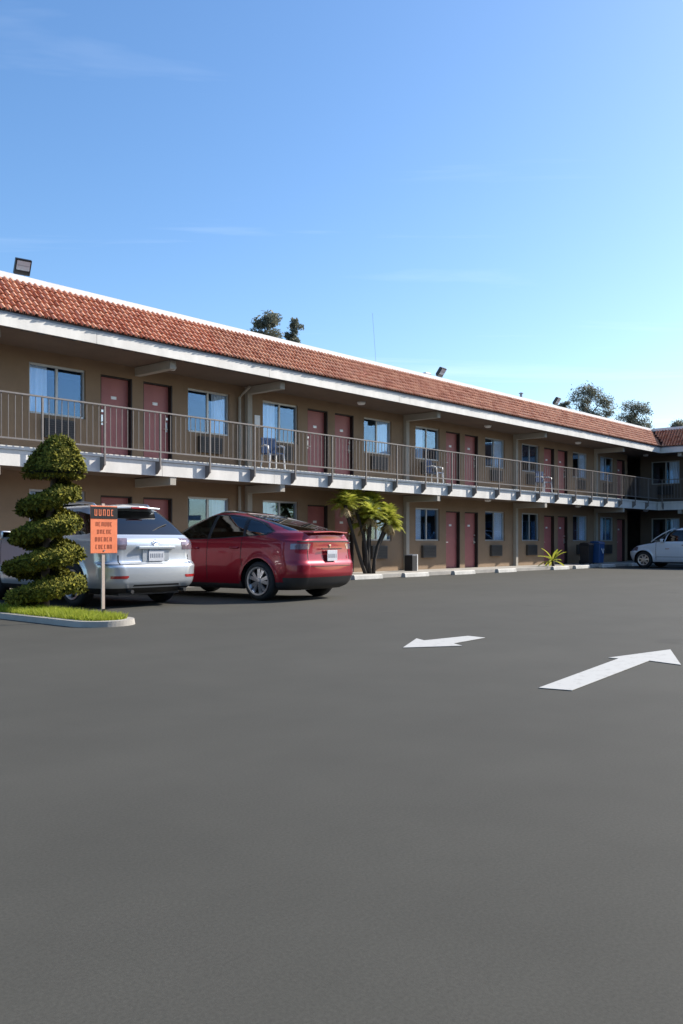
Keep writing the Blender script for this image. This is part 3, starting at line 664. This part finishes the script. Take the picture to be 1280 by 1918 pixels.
# --- silver SUV
def build_silver(loc, rz):
    root = thing('parked_car', 'silver SUV with roof rails parked between the tree island and the red car', 'car', loc, rz, 'parked cars')
    ax, r, ar_ = (-1.37, 1.37), .365, .42
    low = (.36, .38, .42, .45, .07, .14); mid = (.34, .34, .45, .5, .07, .18); up = (.5, .24, .3, .28, .07, .07)
    rows = [(.24, -2.22, 2.12, .83, *low), (.31, -2.34, 2.24, .90, *low), (.42, -2.41, 2.31, .932, *low), (.56, -2.425, 2.35, .942, *low), (.66, -2.42, 2.35, .944, *mid), (.715, -2.385, 2.33, .944, *mid), (.74, -2.345, 2.32, .943, *mid),
            (.84, -2.335, 2.25, .94, *mid), (.94, -2.345, 2.05, .935, *mid), (1.01, -2.335, 1.70, .925, *mid), (1.06, -2.30, 1.32, .908, .36, .3, .5, .6, .07, .10), (1.10, -2.25, 1.06, .888, .4, .26, .35, .5, .07, .08),
            (1.20, -2.14, .86, .845, *up), (1.30, -2.03, .67, .80, *up), (1.40, -1.915, .47, .752, *up), (1.50, -1.79, .25, .70, *up), (1.56, -1.70, .08, .655, *up), (1.61, -1.56, -.12, .58, .4, .2, .3, .2, .06, .05), (1.645, -1.30, -.35, .46, .3, .2, .3, .2, .05, .04), (1.668, -1.02, -.6, .28, .1, .1, .1, .1, .02, .02), (1.675, -.88, -.75, .0, .02, .02, .02, .02, 0, 0)]
    surf, wc = body_surface(rows, ax, r, ar_)
    DLO = [(.92, 1.10), (.55, 1.33), (.22, 1.48), (-.2, 1.535), (-1.2, 1.525), (-1.66, 1.44), (-1.93, 1.19), (-1.7, 1.13), (-.4, 1.09)]
    def cls(x, y, z, w_):
        i = np.zeros(x.shape, int); q = y / np.maximum(w_, .01); side = q > .82
        i[z < .325] = 2
        i[(x < -2.05) & (z > .90) & (z < 1.065) & (y > .52 + .25 * (1.065 - z)) & (x < -1.98)] = 5
        i[(x > 1.8) & (z > .74) & (z < .92) & (y > .5)] = 6
        win = side & inpoly(x, z, DLO) & ~((x < -1.9) & (q < .9)); i[win] = 3; i[win & (x < -.15)] = 4
        i[win & ((np.abs(x + .15) < .035) | (np.abs(x + 1.13) < .04))] = 7
        i[(q < .86) & (x < -1.6) & (z > 1.125) & (z < 1.535)] = 8
        i[(q < .84) & (x > .05) & (z > 1.12) & (z < 1.54)] = 9
        i[(x < -2.2) & (np.abs(y - .40) < .30) & (z > .80) & (z < .80)] = 7
        rf = (x < -2.2) & (np.abs(z - .50) < .022) & (np.abs(y - .70) < .13); i[rf] = 12
        seam = side & (z > .36) & (z < 1.10) & ((np.abs(x + .15) < .0085) | (np.abs(x - .98) < .0085) | ((np.abs(x + 1.1) < .0085) & (z > .72)))
        seam |= (x < -2.0) & (np.abs(y - .70) < .008) & (z > .70) & (z < .90); seam |= (x < -2.1) & (np.abs(z - .70) < .008)
        i[seam & (i == 0)] = 11
        i[(x < -2.2) & (z > .345) & (z < .375) & (y < .45)] = 2
        for a in ax: i[(np.hypot(x - a, z - r) < ar_) & (y > .58)] = -1
        return i
    split_body(root, surf, wc, cls, {0: ('body', 'silver', 0, 0), 2: ('lower_cladding', 'arch', .001, 0), 3: ('front_window', 'cglass', -.004, 1), 4: ('rear_side_window', 'cglassd', -.004, 1), 5: ('tail_light', 'tail', .005, 1), 6: ('headlight', 'tail', .003, 1), 7: ('window_pillar', 'black', .001, 1), 8: ('rear_window', 'cglassd', -.004, 0), 9: ('windscreen', 'cglass', -.004, 0), 11: ('panel_gap', 'black', -.004, 0), 12: ('reflector', 'tailr', .004, 1)})
    G().prism([(-1.50, -.52, 1.605), (-1.84, -.46, 1.565), (-1.89, 0, 1.585), (-1.84, .46, 1.565), (-1.50, .52, 1.605), (-1.45, 0, 1.635)], (0, 0, .03)).obj('spoiler', 'silver', root, world=False, bevel=.008)
    G().box(-1.905, -1.885, -.16, .16, 1.575, 1.60).obj('brake_light', 'tailr', root, world=False)
    G().tube([(-2.17, .0, 1.15), (-2.10, -.22, 1.235), (-2.03, -.45, 1.30)], .008, 6).obj('rear_wiper', 'tyre', root, world=False)
    gr = G().box(-2.395, -2.33, -.36, .36, .905, .945).obj('plate_garnish', 'silver', root, world=False, bevel=.01)
    plate(root, -2.355, .82)
    G().box(-2.352, -2.338, -.26, .26, .745, .90).obj('plate_recess', 'silver', root, world=False)
    bd = G()
    for k in range(24):
        a, b = 6.283 * k / 24, 6.283 * (k + 1) / 24
        bd.tube([(-2.35, .062 * math.cos(a), 1.0 + .045 * math.sin(a)), (-2.35, .062 * math.cos(b), 1.0 + .045 * math.sin(b))], .006, 6)
    bd.tube([(-2.352, -.03, 1.03), (-2.352, .02, .985)], .006, 6).tube([(-2.352, .02, .985), (-2.352, -.04, .985)], .006, 6)
    bd.obj('badge', 'chrome', root, world=False)
    for s in (1, -1):
        rr = G().tube([(-1.48, s * .54, 1.585), (-1.38, s * .54, 1.66), (-1.1, s * .54, 1.69), (-.3, s * .54, 1.69), (-.12, s * .54, 1.65), (-.04, s * .54, 1.58)], .02, 8).obj('roof_rail', 'steel', root, True, world=False)
        handle(root, -.85, s * .93, .96, 'chrome'); handle(root, .15, s * .93, .95, 'chrome'); mirror(root, .70, s * .90, 1.06, 'silver')
        G().tube([(-2.30, s * .52, .27), (-2.44, s * .52, .27)], .03, 12).obj('exhaust_pipe', 'dark', root, world=False)
    for x in ax:
        for y in (.82, -.82): make_wheel(root, x, y, r, .235, 5, .245, (.04, .055))
    underbody(root, -2.42, 2.35, .935, ax, r, ar_)
    seats(root, [(-.2, (.38, -.38)), (-1.1, (.42, 0, -.42))], .74, .46)
    return root
# --- white minivan
def build_white(loc, rz):
    root = thing('parked_car', 'white minivan standing in the shade of the side wing', 'car', loc, rz, 'parked cars')
    ax, r, ar_ = (-1.515, 1.515), .335, .39
    low = (.4, .4, .45, .5, .06, .2); mid = (.4, .35, .5, .55, .06, .22); up = (.4, .22, .35, .35, .05, .12)
    rows = [(.20, -2.5, 2.02, .86, *low), (.28, -2.6, 2.17, .93, *low), (.42, -2.66, 2.24, .97, *low), (.58, -2.67, 2.28, .985, *low), (.66, -2.66, 2.28, .988, *low), (.70, -2.65, 2.22, .987, *mid), (.80, -2.64, 2.14, .984, *mid), (.90, -2.63, 1.98, .975, *mid),
            (.98, -2.62, 1.62, .965, *mid), (1.03, -2.61, 1.32, .95, *mid), (1.07, -2.60, 1.20, .935, *up), (1.20, -2.56, 1.02, .895, *up), (1.35, -2.50, .80, .85, *up), (1.48, -2.42, .58, .80, *up), (1.57, -2.33, .38, .75, *up), (1.63, -2.2, .16, .66, *up), (1.67, -2.0, -.15, .50, *up), (1.695, -1.6, -.6, .26, .1, .1, .1, .1, 0, 0), (1.70, -1.3, -.9, 0, .02, .02, .02, .02, 0, 0)]
    surf, wc = body_surface(rows, ax, r, ar_)
    DLO = [(1.10, 1.06), (.86, 1.25), (.58, 1.44), (.35, 1.53), (-2.0, 1.53), (-2.35, 1.45), (-2.45, 1.12)]
    def cls(x, y, z, w_):
        i = np.zeros(x.shape, int); q = y / np.maximum(w_, .01); side = q > .82
        i[z < .25] = 2
        i[(x > 1.75) & (z > .70) & (z < .86) & (y > .52)] = 5
        i[(x > 2.05) & (z > .5) & (z < .86) & (y < .5)] = 6
        win = side & inpoly(x, z, DLO); i[win] = 3; i[win & (x < -.4)] = 4
        i[win & ((np.abs(x + .42) < .045) | (np.abs(x + 1.5) < .04) | (np.abs(x - .62 - .3 * (1.2 - z)) < .02))] = 0
        i[(q < .84) & (x > .3) & (z > 1.08) & (z < 1.55)] = 8
        i[(q < .84) & (x < -2.2) & (z > 1.08) & (z < 1.52)] = 9
        i[(x < -2.3) & (z > .8) & (z < 1.2) & (y > .75)] = 10
        seam = side & (z > .33) & (z < 1.06) & ((np.abs(x - 1.0) < .009) | (np.abs(x + .42) < .009) | (np.abs(x + 1.5) < .009))
        seam |= side & (np.abs(z - .46) < .008) & (x < 1.0) & (x > -1.0)
        i[seam & (i == 0)] = 11
        for a in ax: i[(np.hypot(x - a, z - r) < ar_) & (y > .58)] = -1
        return i
    split_body(root, surf, wc, cls, {0: ('body', 'wpaint', 0, 0), 2: ('lower_cladding', 'arch', .001, 0), 3: ('front_window', 'cglass', -.004, 1), 4: ('rear_side_window', 'cglassd', -.004, 1), 5: ('headlight', 'tail', .003, 1), 6: ('front_grille', 'arch', -.003, 0), 8: ('windscreen', 'cglass', -.004, 0), 9: ('rear_window', 'cglassd', -.004, 0), 10: ('tail_light', 'tailr', .003, 1), 11: ('panel_gap', 'black', -.004, 0)})
    for s in (1, -1):
        handle(root, -.15, s * .965, .93, 'arch'); mirror(root, .72, s * .93, 1.04, 'wpaint')
        G().box(.45, .62, min(s * .984, s * .992), max(s * .984, s * .992), .77, .80).obj('side_badge', 'chrome', root, world=False)
        G().tube([(1.24, s * .86, 1.065), (1.03, s * .845, 1.225), (.80, s * .815, 1.375), (.55, s * .765, 1.51), (.30, s * .72, 1.60)], .022, 6).obj('windscreen_pillar', 'wpaint', root, True, world=False)
    for x in ax:
        for y in (.86, -.86): make_wheel(root, x, y, r, .225, 7, .225, (.03, .035))
    underbody(root, -2.65, 2.25, .98, ax, r, ar_)
    seats(root, [(.1, (.4, -.4)), (-.95, (.42, -.42))], .76, .48)
    return root
def raise_body(root, zk, dk):                    # lift the body over the wheels (belt line and tail)
    for ch in root.children_recursive:
        if ch.type != 'MESH' or ch.name.split('.')[0] in ('wheel', 'tyre', 'rim', 'underbody', 'wheel_arch_liner'): continue
        me = ch.data; A = np.empty(len(me.vertices) * 3, np.float32); me.vertices.foreach_get('co', A); A = A.reshape(-1, 3)
        A[:, 2] += np.interp(A[:, 2], zk, dk); me.vertices.foreach_set('co', A.ravel()); me.update()
# local +x is the car's nose; rz = 90 degrees points it at the walkway
def car_at(fn, rx, ry, deg, rear):               # rear bumper centre at (rx, ry)
    a = R(deg); return fn((rx + rear * math.cos(a), ry + rear * math.sin(a), 0), a)
silver = car_at(build_silver, 8.80, 11.72, 90, 2.42)
red = car_at(build_red, 11.95, 10.75, 96, 2.40)
raise_body(silver, [.72, .95, 1.3, 1.69], [0, .05, .06, .03]); raise_body(red, [.72, 1.0, 1.15, 1.4, 1.62], [0, .085, .10, .075, .05])
white = build_white((35.2 + .86, 14.5 - 1.515, 0), R(90))

# ------------------------------------------------------------------ topiary
TX, TY = 6.88, 11.92
top = thing('topiary_tree', 'spiral-clipped juniper topiary with cone top in the kerbed island', 'topiary', (TX, TY, .07))
G().tube([(TX, TY, .05), (TX + .02, TY - .01, .9), (TX + .07, TY - .08, 1.7), (TX + .11, TY - .13, 2.3)], [.075, .06, .05, .03], 10).obj('trunk', 'bark', top, True)
PITCH = .445; ZB, ZT = .26, 1.86; PH = R(150)
def ramp_r(z): return .60 - .22 * (z - ZB) / (ZT - ZB)
turns = (ZT - ZB) / PITCH
def ramp_pt(th, u, vv):
    """th along the helix, u 0..1 outward, vv -1..1 through the thickness"""
    z = ZB + PITCH * th / 6.283; Rr = ramp_r(z) * (1 + .05 * np.sin(th * 3.1) + .04 * np.sin(th * 7.7 + 1)); end = np.minimum(1, np.minimum(th, turns * 6.283 - th) / .9 + .35)
    r_ = Rr * end * u; thick = (.100 + .022 * np.sin(th * 4.3 + 2 * u)) * (1 - .65 * u ** 2.5) + .02
    return np.stack([r_ * np.cos(th + PH), r_ * np.sin(th + PH), z + vv * thick + .07 * (.5 - u)], -1)
def lean(A): k_ = .17 * np.clip((A[:, 2] - .5) / 1.7, 0, 1.2) ** 1.3; return A + np.stack([.661 * k_, -.75 * k_, 0 * k_], 1)
V = []; F = []; na = 160; pr = [(0.03, -1), (.55, -1), (.9, -.8), (1, 0), (.9, .85), (.55, 1), (.03, 1)]
for i in range(na + 1):
    th = turns * 6.283 * i / na
    for u, vv in pr: V.append(ramp_pt(np.array(th), np.array(u * .95), np.array(vv * .9)))
for i in range(na):
    for k in range(len(pr) - 1): a = i * len(pr) + k; F.append((a, a + 1, a + 1 + len(pr), a + len(pr)))
ctop = len(V); cprof = [(.02, 2.60), (.18, 2.48), (.32, 2.27), (.39, 2.10), (.33, 2.02), (.1, 2.0)]
for k in range(24):
    a = 6.283 * k / 24
    for r_, z in cprof: V.append(np.array([r_ * math.cos(a) * .96, r_ * math.sin(a) * .96, z]))
for k in range(24):
    for j in range(len(cprof) - 1): a = ctop + k * 6 + j; b = ctop + ((k + 1) % 24) * 6 + j; F.append((a, b, b + 1, a + 1))
link('foliage_core', npmesh('foliage_core', lean(np.array(V)) - np.array([0, 0, .07]), F, 'jcore', True), top)
def tufts(P, Nn, size, n_per=1, jit=.7):
    t = np.cross(Nn, rng.normal(0, 1, (n_ := len(P), 3))); t /= np.linalg.norm(t, axis=1, keepdims=True) + 1e-9
    n = n_; d = t + Nn * rng.uniform(.15, .9, (n, 1)) + rng.normal(0, jit * .35, (n, 3)); d /= np.linalg.norm(d, axis=1, keepdims=True)
    s = np.cross(d, Nn + rng.normal(0, .25, (n, 3))); s /= np.linalg.norm(s, axis=1, keepdims=True) + 1e-9
    L_ = size * rng.uniform(.6, 1.4, (n, 1)) * np.where(rng.uniform(0, 1, (n, 1)) < .06, 1.9, 1); wd = L_ * .30
    Q = np.stack([P - s * wd, P + s * wd, P + s * wd * .5 + d * L_, P - s * wd * .5 + d * L_], 1).reshape(-1, 3)
    return Q, np.arange(n * 4).reshape(-1, 4)
n1 = 60000; th = rng.uniform(0, turns * 6.283, n1); s_ = rng.uniform(0, 1, n1)
u = np.where(s_ < .42, np.sqrt(rng.uniform(.05, 1, n1)), np.where(s_ < .72, np.sqrt(rng.uniform(.05, 1, n1)), 1)); vv = np.where(s_ < .42, 1, np.where(s_ < .72, -1, rng.uniform(-1, 1, n1)))
P = ramp_pt(th, u, vv); P += rng.normal(0, .012, P.shape)
Nn = np.stack([np.cos(th + PH) * u, np.sin(th + PH) * u, vv * 1.0], 1); Nn /= np.linalg.norm(Nn, axis=1, keepdims=True)
n2 = 15000; t_ = np.sqrt(rng.uniform(0, 1, n2)); a = rng.uniform(0, 6.283, n2); rr = .02 + (.40 + .025 * np.sin(a * 5)) * t_ ** .8; zz = 2.62 - .52 * t_ ** 1.4
low_ = rng.uniform(0, 1, n2) < .15; zz = np.where(low_, 2.04, zz)
P2 = np.stack([rr * np.cos(a), rr * np.sin(a), zz], 1) + rng.normal(0, .012, (n2, 3)); N2 = np.stack([np.cos(a) * .8, np.sin(a) * .8, np.where(low_, -1, .6)], 1)
Q, F = tufts(lean(np.concatenate([P, P2])) - np.array([0, 0, .07]), np.concatenate([Nn, N2]), .033)
link('crown', npmesh('crown', Q, F, 'juniper'), top)

# ------------------------------------------------------------------ orange sign on a post
SX, SY = 6.69, 10.10
sg = thing('notice_sign', 'orange notice sign with dark header on a thin post in the kerbed island', 'sign', (SX, SY, .07), R(0))
G().box(-.022, .022, .004, .026, -.02, 1.50).obj('post', 'post', sg, world=False)
G().box(-.022, .022, -.001, .003, -.02, .10).obj('post_base', 'black', sg, world=False)
pn = G().box(-.205, .205, -.010, -.001, .84, 1.47).obj('sign_panel', 'orange', sg, world=False, bevel=.003)
G().box(-.205, .205, -.016, -.0105, 1.30, 1.455).obj('sign_header', 'black', pn, world=False)
rr2 = random.Random(5)
def marks(x0, x1, z, h, y, m_, name, n):
    g = G(); st = (x1 - x0) / n
    for i in range(n):
        x = x0 + st * (i + .15); ww = st * .62; k = rr2.randrange(4); t = h * .13
        g.box(x, x + t, y, y + .003, z, z + h)
        if k != 1: g.box(x + ww - t, x + ww, y, y + .003, z, z + h)
        if k != 2: g.box(x + t, x + ww - t, y, y + .003, z + h - t, z + h)
        if k > 0: g.box(x + t, x + ww - t, y, y + .003, z, z + t)
    g.obj(name, m_, pn, world=False)
marks(-.16, .16, 1.335, .085, -.0195, M['orange'], 'header_lettering', 5)
for i, (a, b, k) in enumerate(((-.13, .14, 6), (-.11, .13, 5), (-.14, .13, 6), (-.13, .13, 6))): marks(a, b, 1.20 - i * .10, .055, -.0135, M['letter'], 'lettering', k)
G().lathe([(0, 0), (.012, 0), (.012, -.006), (0, -.006)], (0, -.0105, .875), 10, 'y').obj('bolt', 'steel', sg, world=False)

# ------------------------------------------------------------------ wheel stops
ws = G()
ws.prism([(-.62, -.085, 0), (-.62, .085, 0), (-.62, .065, .105), (-.62, .04, .13), (-.62, -.04, .13), (-.62, -.065, .105)], (1.24, 0, 0))
wsm = ws.mesh('wheel_stop', 'stop', bevel=.008)
for i, x in enumerate((8.6, 11.3, 19.25, 21.55, 24.15, 26.8, 30.75, 32.6, 34.95, 38.0)):
    lab = ['low white concrete wheel stop lying along the walkway edge'] * 10
    o = link('wheel_stop', wsm, None, (x, 15.98 + random.uniform(-.05, .05), .002), category='wheel stop', group='wheel stops along the walkway')
    o['label'] = {4: 'white wheel stop on asphalt, next one along from the stop beside the small black bin', 5: 'white wheel stop on asphalt, last sunlit one before the small fan-leaved plant', 7: 'white wheel stop between the small fan-leaved plant and the black plastic bin', 0: 'concrete wheel stop hidden in front of the silver SUV', 1: 'concrete wheel stop in front of the red car', 2: 'white wheel stop on asphalt at the foot of the multi-stemmed palm', 3: 'white wheel stop beside the small black bin', 6: 'white wheel stop right beside the small fan-leaved plant', 8: 'shaded wheel stop next to the blue bin', 9: 'shaded wheel stop in front of the white minivan'}.get(i, 'white wheel stop on open asphalt before the ground-floor rooms')
    o.rotation_euler.z = R(random.uniform(-1.2, 1.2))

# ------------------------------------------------------------------ palms
def frond(g, base, dirv, L_, droop, n=15, lw=.024, ll=.22):
    base = Vector(base); d = Vector(dirv).normalized(); p = base.copy(); side = d.cross(Vector((0, 0, 1)))
    side = (side if side.length > .05 else Vector((1, 0, 0))).normalized(); st = L_ / n; pts = [p.copy()]
    for i in range(n):
        d = (d + Vector((0, 0, -droop * (.25 + i / n)))).normalized(); p = p + d * st; pts.append(p.copy())
        t = (i + 1) / n; up = side.cross(d).normalized(); le = ll * math.sin(math.pi * min(1, .25 + .75 * t)) + .05
        for s in (1, -1):
            tip = p + (side * s * .75 + d * .75 + up * random.uniform(-.1, .25) + Vector((0, 0, -.25))).normalized() * le * random.uniform(.85, 1.15)
            g.poly(p - d * lw, p + d * lw, tip)
    for a, b in zip(pts, pts[1:]): g.poly(a - side * .006, a + side * .006, b + side * .005, b - side * .005)
pal = thing('palm_cluster', 'multi-stemmed dwarf palm with dark slender trunks at the walkway edge', 'palm', (20.15, 16.62, .1))
pb = Vector((20.15, 16.62, .1))
heads = [(-1.25, .05, 2.02, .15), (-.55, .25, 2.22, -.1), (-.15, -.12, 1.75, .1), (.35, .2, 2.10, 0), (.75, -.15, 1.62, .05), (1.15, .1, 1.52, 0), (.1, .3, 1.5, .1)]
for hx, hy, hz, bend in heads:
    b0 = pb + Vector((hx * .14, hy * .3, -.03)); t_ = pb + Vector((hx * .85, hy, hz)); mid_ = (b0 + t_) / 2 + Vector((-hx * .10, bend, .05))
    G().tube([b0, (b0 + mid_) / 2 + Vector((-hx * .04, bend * .4, 0)), mid_, (mid_ + t_) / 2 + Vector((hx * .02, 0, 0)), t_], [.06, .052, .048, .05, .058], 9).obj('trunk', 'trunkdark', pal, True)
    g = G()
    for k in range(34):
        a = k * 2.4; el = random.uniform(-.1, 1.4); L_ = random.uniform(.42, .64)
        frond(g, t_, (math.cos(a) * math.cos(el), math.sin(a) * math.cos(el) * .8, math.sin(el)), L_, .10)
    g.obj('crown', 'palm', pal)
    g = G()
    for k in range(7):
        a = k * .9 + hx; frond(g, t_ - Vector((0, 0, .06)), (math.cos(a), math.sin(a), -.7), random.uniform(.3, .5), .25, n=9, ll=.12)
    g.obj('dry_fronds', 'drypalm', pal)
sp = thing('small_palm', 'small low fan-leaved plant growing at the walkway edge', 'plant', (31.1, 16.45, .1)); pb = Vector((31.1, 16.45, .1))
G().tube([pb + Vector((0, 0, -.05)), pb + Vector((.02, 0, .22))], [.07, .05], 8).obj('trunk', 'trunkdark', sp, True)
g = G()
for k in range(16):
    a = k * 2.4; el = random.uniform(.05, 1.15); d = Vector((math.cos(a) * math.cos(el), math.sin(a) * math.cos(el) * .6, math.sin(el)))
    p0 = pb + Vector((0, 0, .2)); L_ = random.uniform(.55, .8); side = d.cross(Vector((0, 0, 1))).normalized(); wd = .075; prev = None; p = p0
    for i in range(7):
        wv = wd * math.sin(math.pi * min(1, (i + .4) / 6.6)); a_, b_ = p - side * wv + Vector((0, 0, .02)), p + side * wv + Vector((0, 0, .02))
        if prev: g.poly(prev[0], p_, p, a_); g.poly(p_, prev[1], b_, p)
        prev = (a_, b_); p_ = p; d = (d + Vector((0, 0, -.16))).normalized(); p = p + d * L_ / 6
g.obj('leaves', 'palm', sp)

# ------------------------------------------------------------------ bins and chairs
def bin_(name, label, loc, wd, h, m_, lidm):
    t = thing(name, label, 'bin', loc)
    a, b = wd * .42, wd * .5
    g = G(); g.v = [(x * a, y * a, .04) for x, y in ((-1, -1), (1, -1), (1, 1), (-1, 1))] + [(x * b, y * b, h * .88) for x, y in ((-1, -1), (1, -1), (1, 1), (-1, 1))]
    g.f = [(0, 3, 2, 1), (4, 5, 6, 7), (0, 1, 5, 4), (1, 2, 6, 5), (2, 3, 7, 6), (3, 0, 4, 7)]
    g.obj('body', m_, t, world=False, bevel=.03)
    G().prism([(-b - .02, -b - .03, h * .885), (-b - .02, b + .02, h * .885), (-b - .02, b * .7, h * .98), (-b - .02, 0, h), (-b - .02, -b * .8, h * .96)], (2 * b + .04, 0, 0)).obj('lid', lidm, t, world=False, bevel=.015)
    for x in (-.7, .7): G().lathe([(0, -.03), (.08, -.03), (.08, .03), (0, .03)], (x * a, a + .02, .08), 16, 'y').obj('wheel', 'tyre', t, True, world=False)
    return t
bb_ = bin_('wheelie_bin', 'blue plastic bin with a pale mark standing on the walkway', (35.65, 16.78, .12), .50, .98, 'bluebin', 'bluebin')
G().prism([(-.13, -.26, .66), (-.07, -.26, .66), (.07, -.258, .50), (.12, -.26, .66), (.16, -.26, .64), (.09, -.252, .44), (.05, -.252, .44)], (0, -.004, 0)).obj('pale_mark', 'white', bb_, world=False)
bin_('wheelie_bin', 'black plastic bin standing against the blue bin', (35.02, 16.95, .12), .46, .92, 'dark', 'dark')
ab = thing('waste_box', 'small black box with a pale side panel on the walkway by the post', 'bin', (22.95, 17.2, .12))
G().box(-.15, .10, -.16, .16, .0, .5).obj('body', 'dark', ab, world=False, bevel=.012)
G().box(.103, .15, -.165, .165, .0, .54).obj('side_panel', 'trim', ab, world=False, bevel=.008)
G().box(-.155, .101, -.165, .165, .502, .525).obj('lid', 'drip', ab, world=False, bevel=.006)
def chair(loc, rz, label, m_):
    t = thing('plastic_chair', label, 'chair', loc, R(rz), 'chairs on the balcony')
    G().box(-.23, .23, -.22, .22, .41, .44).obj('seat', m_, t, world=False, bevel=.012)
    g = G()
    for i in range(4): g.box(-.22 + i * .118, -.22 + i * .118 + .095, .20 + .0, .23, .46, .82)
    g.box(-.23, .23, .20, .235, .80, .87); g.obj('backrest', m_, t, world=False)
    for sx in (-1, 1):
        for sy in (-1, 1): G().tube([(sx * .235, sy * .23, 0), (sx * .21, sy * .20, .42)], [.02, .028], 8).obj('leg', 'white', t, world=False)
        G().tube([(sx * .235, -.20, .42), (sx * .25, -.18, .60), (sx * .25, .0, .645), (sx * .235, .21, .64)], .024, 8).obj('armrest', 'white', t, True, world=False)
chair((16.30, 16.78, 2.962), -14, 'blue and white plastic chair on the balcony right beside the downspout post', 'bluechair')
chair((24.25, 17.20, 2.947), 10, 'blue and white plastic chair on the balcony, tucked in shade against the wall', 'bluechair')
chair((31.10, 16.85, 2.962), -10, 'blue and white plastic chair on the balcony above the small fan-leaved plant', 'bluechair')

# ------------------------------------------------------------------ rooftop floodlights, vent, aerial
def flood(loc, yaw, tilt, label, s=.86):
    t = thing('floodlight', label, 'floodlight', loc, R(yaw), 'floodlights on the roof edge')
    for x in (-.07, .07): G().box(x - .008, x + .008, -.01, .01, 0, .12).obj('bracket_leg', 'steel', t, world=False)
    h = link('head', G().box(-.19, .19, -.05, .05, -.02, .36).mesh('head', 'black', bevel=.015), t, (0, 0, .11)); h.rotation_euler.x = R(tilt)
    for k in range(6): G().box(-.165 + k * .06, -.15 + k * .06, .05, .085, .02, .33).obj('cooling_fin', 'black', h, world=False)
    G().box(-.155, .155, -.056, -.051, .10, .32).obj('glass_front', 'plate', h, world=False)
    G().box(-.14, .14, -.058, -.0565, .205, .215).obj('lamp_divider', 'drip', h, world=False)
    t.scale = (s, s, s)
flood((9.32, 17.05, 6.522), -12, 30, 'black floodlight with pale lens at the roof edge above the topiary')
flood((24.3, 17.05, 6.522), 4, 36, 'black floodlight seen edge-on at the roof edge above the small black bin')
flood((32.4, 17.05, 6.522), 4, 36, 'black floodlight at the roof edge between the thin vent pipe and the corner')
vp_ = thing('roof_vent', 'short thin vent pipe poking above the roof edge', 'vent pipe', (29.8, 17.1, 6.52)); G().tube([(0, 0, 0), (0, 0, .2)], .05, 10).obj('pipe', 'drip', vp_, world=False); G().lathe([(0, .26), (.09, .22), (.09, .2), (0, .2)], n=12).obj('cowl', 'drip', vp_, world=False)
jb = thing('junction_box', 'low dark box on the roof edge beside a floodlight', 'junction box', (23.55, 17.0, 6.526)); G().box(-.16, .16, -.06, .06, 0, .07).obj('box', 'drip', jb, world=False, bevel=.01); G().box(-.12, .12, -.05, .05, .071, .085).obj('cover', 'steel', jb, world=False)
an = thing('roof_aerial', 'hair-thin wire aerial rising from the roof edge', 'aerial', (21.15, 17.2, 6.2))
G().tube([(0, 0, 0), (-.03, 0, .6), (-.10, 0, 1.2), (-.18, 0, 1.9)], .004, 6).obj('wire', 'drip', an, world=False); G().box(-.04, .04, -.04, .04, 0, .06).obj('mount', 'drip', an, world=False)

# ------------------------------------------------------------------ trees behind the motel
def tree(px, py_top, dist, crown_w, crown_h, label, seed, leafn=17000, gap=.0):
    rd = random.Random(seed); r2 = np.random.default_rng(seed)
    a = R(HEAD); rt = (px - 640) / 1650 * dist; bx, by = dist * math.cos(a) + rt * math.sin(a), dist * math.sin(a) - rt * math.cos(a)
    H = 1.06 + (1015 - py_top) / 1650 * dist
    t = thing('tree', label, 'tree', (bx, by, 0), 0, 'trees behind the motel')
    z0 = H - crown_h; base = Vector((bx, by, 0))
    G().tube([base, base + Vector((.1, 0, z0 * .5)), base + Vector((0, .1, z0)), base + Vector((.1, 0, H - crown_h * .35))], [.28, .22, .17, .05], 9).obj('trunk', 'bark', t, True)
    cl = []
    for k in range(60):
        z = z0 + crown_h * rd.uniform(.05, .97); f = (z - z0) / crown_h; rad = crown_w / 2 * math.sin(math.pi * (.18 + .70 * f)) ** .8
        an_ = rd.uniform(0, 6.283); rr_ = rad * rd.uniform(.05, .9) ** .7
        c = base + Vector((math.cos(an_) * rr_, math.sin(an_) * rr_, z)); cl.append((c, rd.uniform(.25, .5) * crown_w * .48))
        s0 = base + Vector((0, 0, max(z0 * .8, z - rr_ * .9)))
        G().tube([s0, (s0 + c) / 2 + Vector((0, 0, .12)), c], [.035, .022, .01], 6).obj('limb', 'bark', t, True)
    cl.append((base + Vector((0, 0, H - .25)), crown_w * .16))
    P = []
    for c, rad in cl:
        n = int(leafn / len(cl)); q = r2.normal(0, 1, (n, 3)); q /= np.linalg.norm(q, axis=1, keepdims=True); q *= (r2.uniform(0, 1, (n, 1)) ** .6) * rad; q[:, 2] *= .75; q += r2.normal(0, rad * .14, q.shape)
        P.append(q + np.array(c))
    P = np.concatenate(P); Q, F = tufts(P, r2.normal(0, 1, (len(P), 3)), .085, jit=1)
    link('crown', npmesh('crown', Q - np.array(base), F, 'tleaf'), t)
tree(502, 590, 44, 1.9, 4.0, 'dark leafy treetop showing over the roof, the wider of an adjoining pair', 11)
tree(551, 596, 45, 1.1, 4.0, 'narrow wispy treetop showing over the roof beside a wider one', 12, 9000)
tree(1104, 727, 70, 3.5, 5.5, 'tall bushy treetop with pointed crown above the far roof end', 13, 30000)
tree(1190, 757, 74, 3.1, 4.6, 'rounded treetop above the inner corner of the two roofs', 14)
tree(1272, 788, 78, 2.4, 5.0, 'pale treetop peeping over the side wing roof', 15, 14000)
tree(1056, 752, 76, 1.6, 4.0, 'small low treetop just beyond a floodlight on the far roof', 16, 8000)
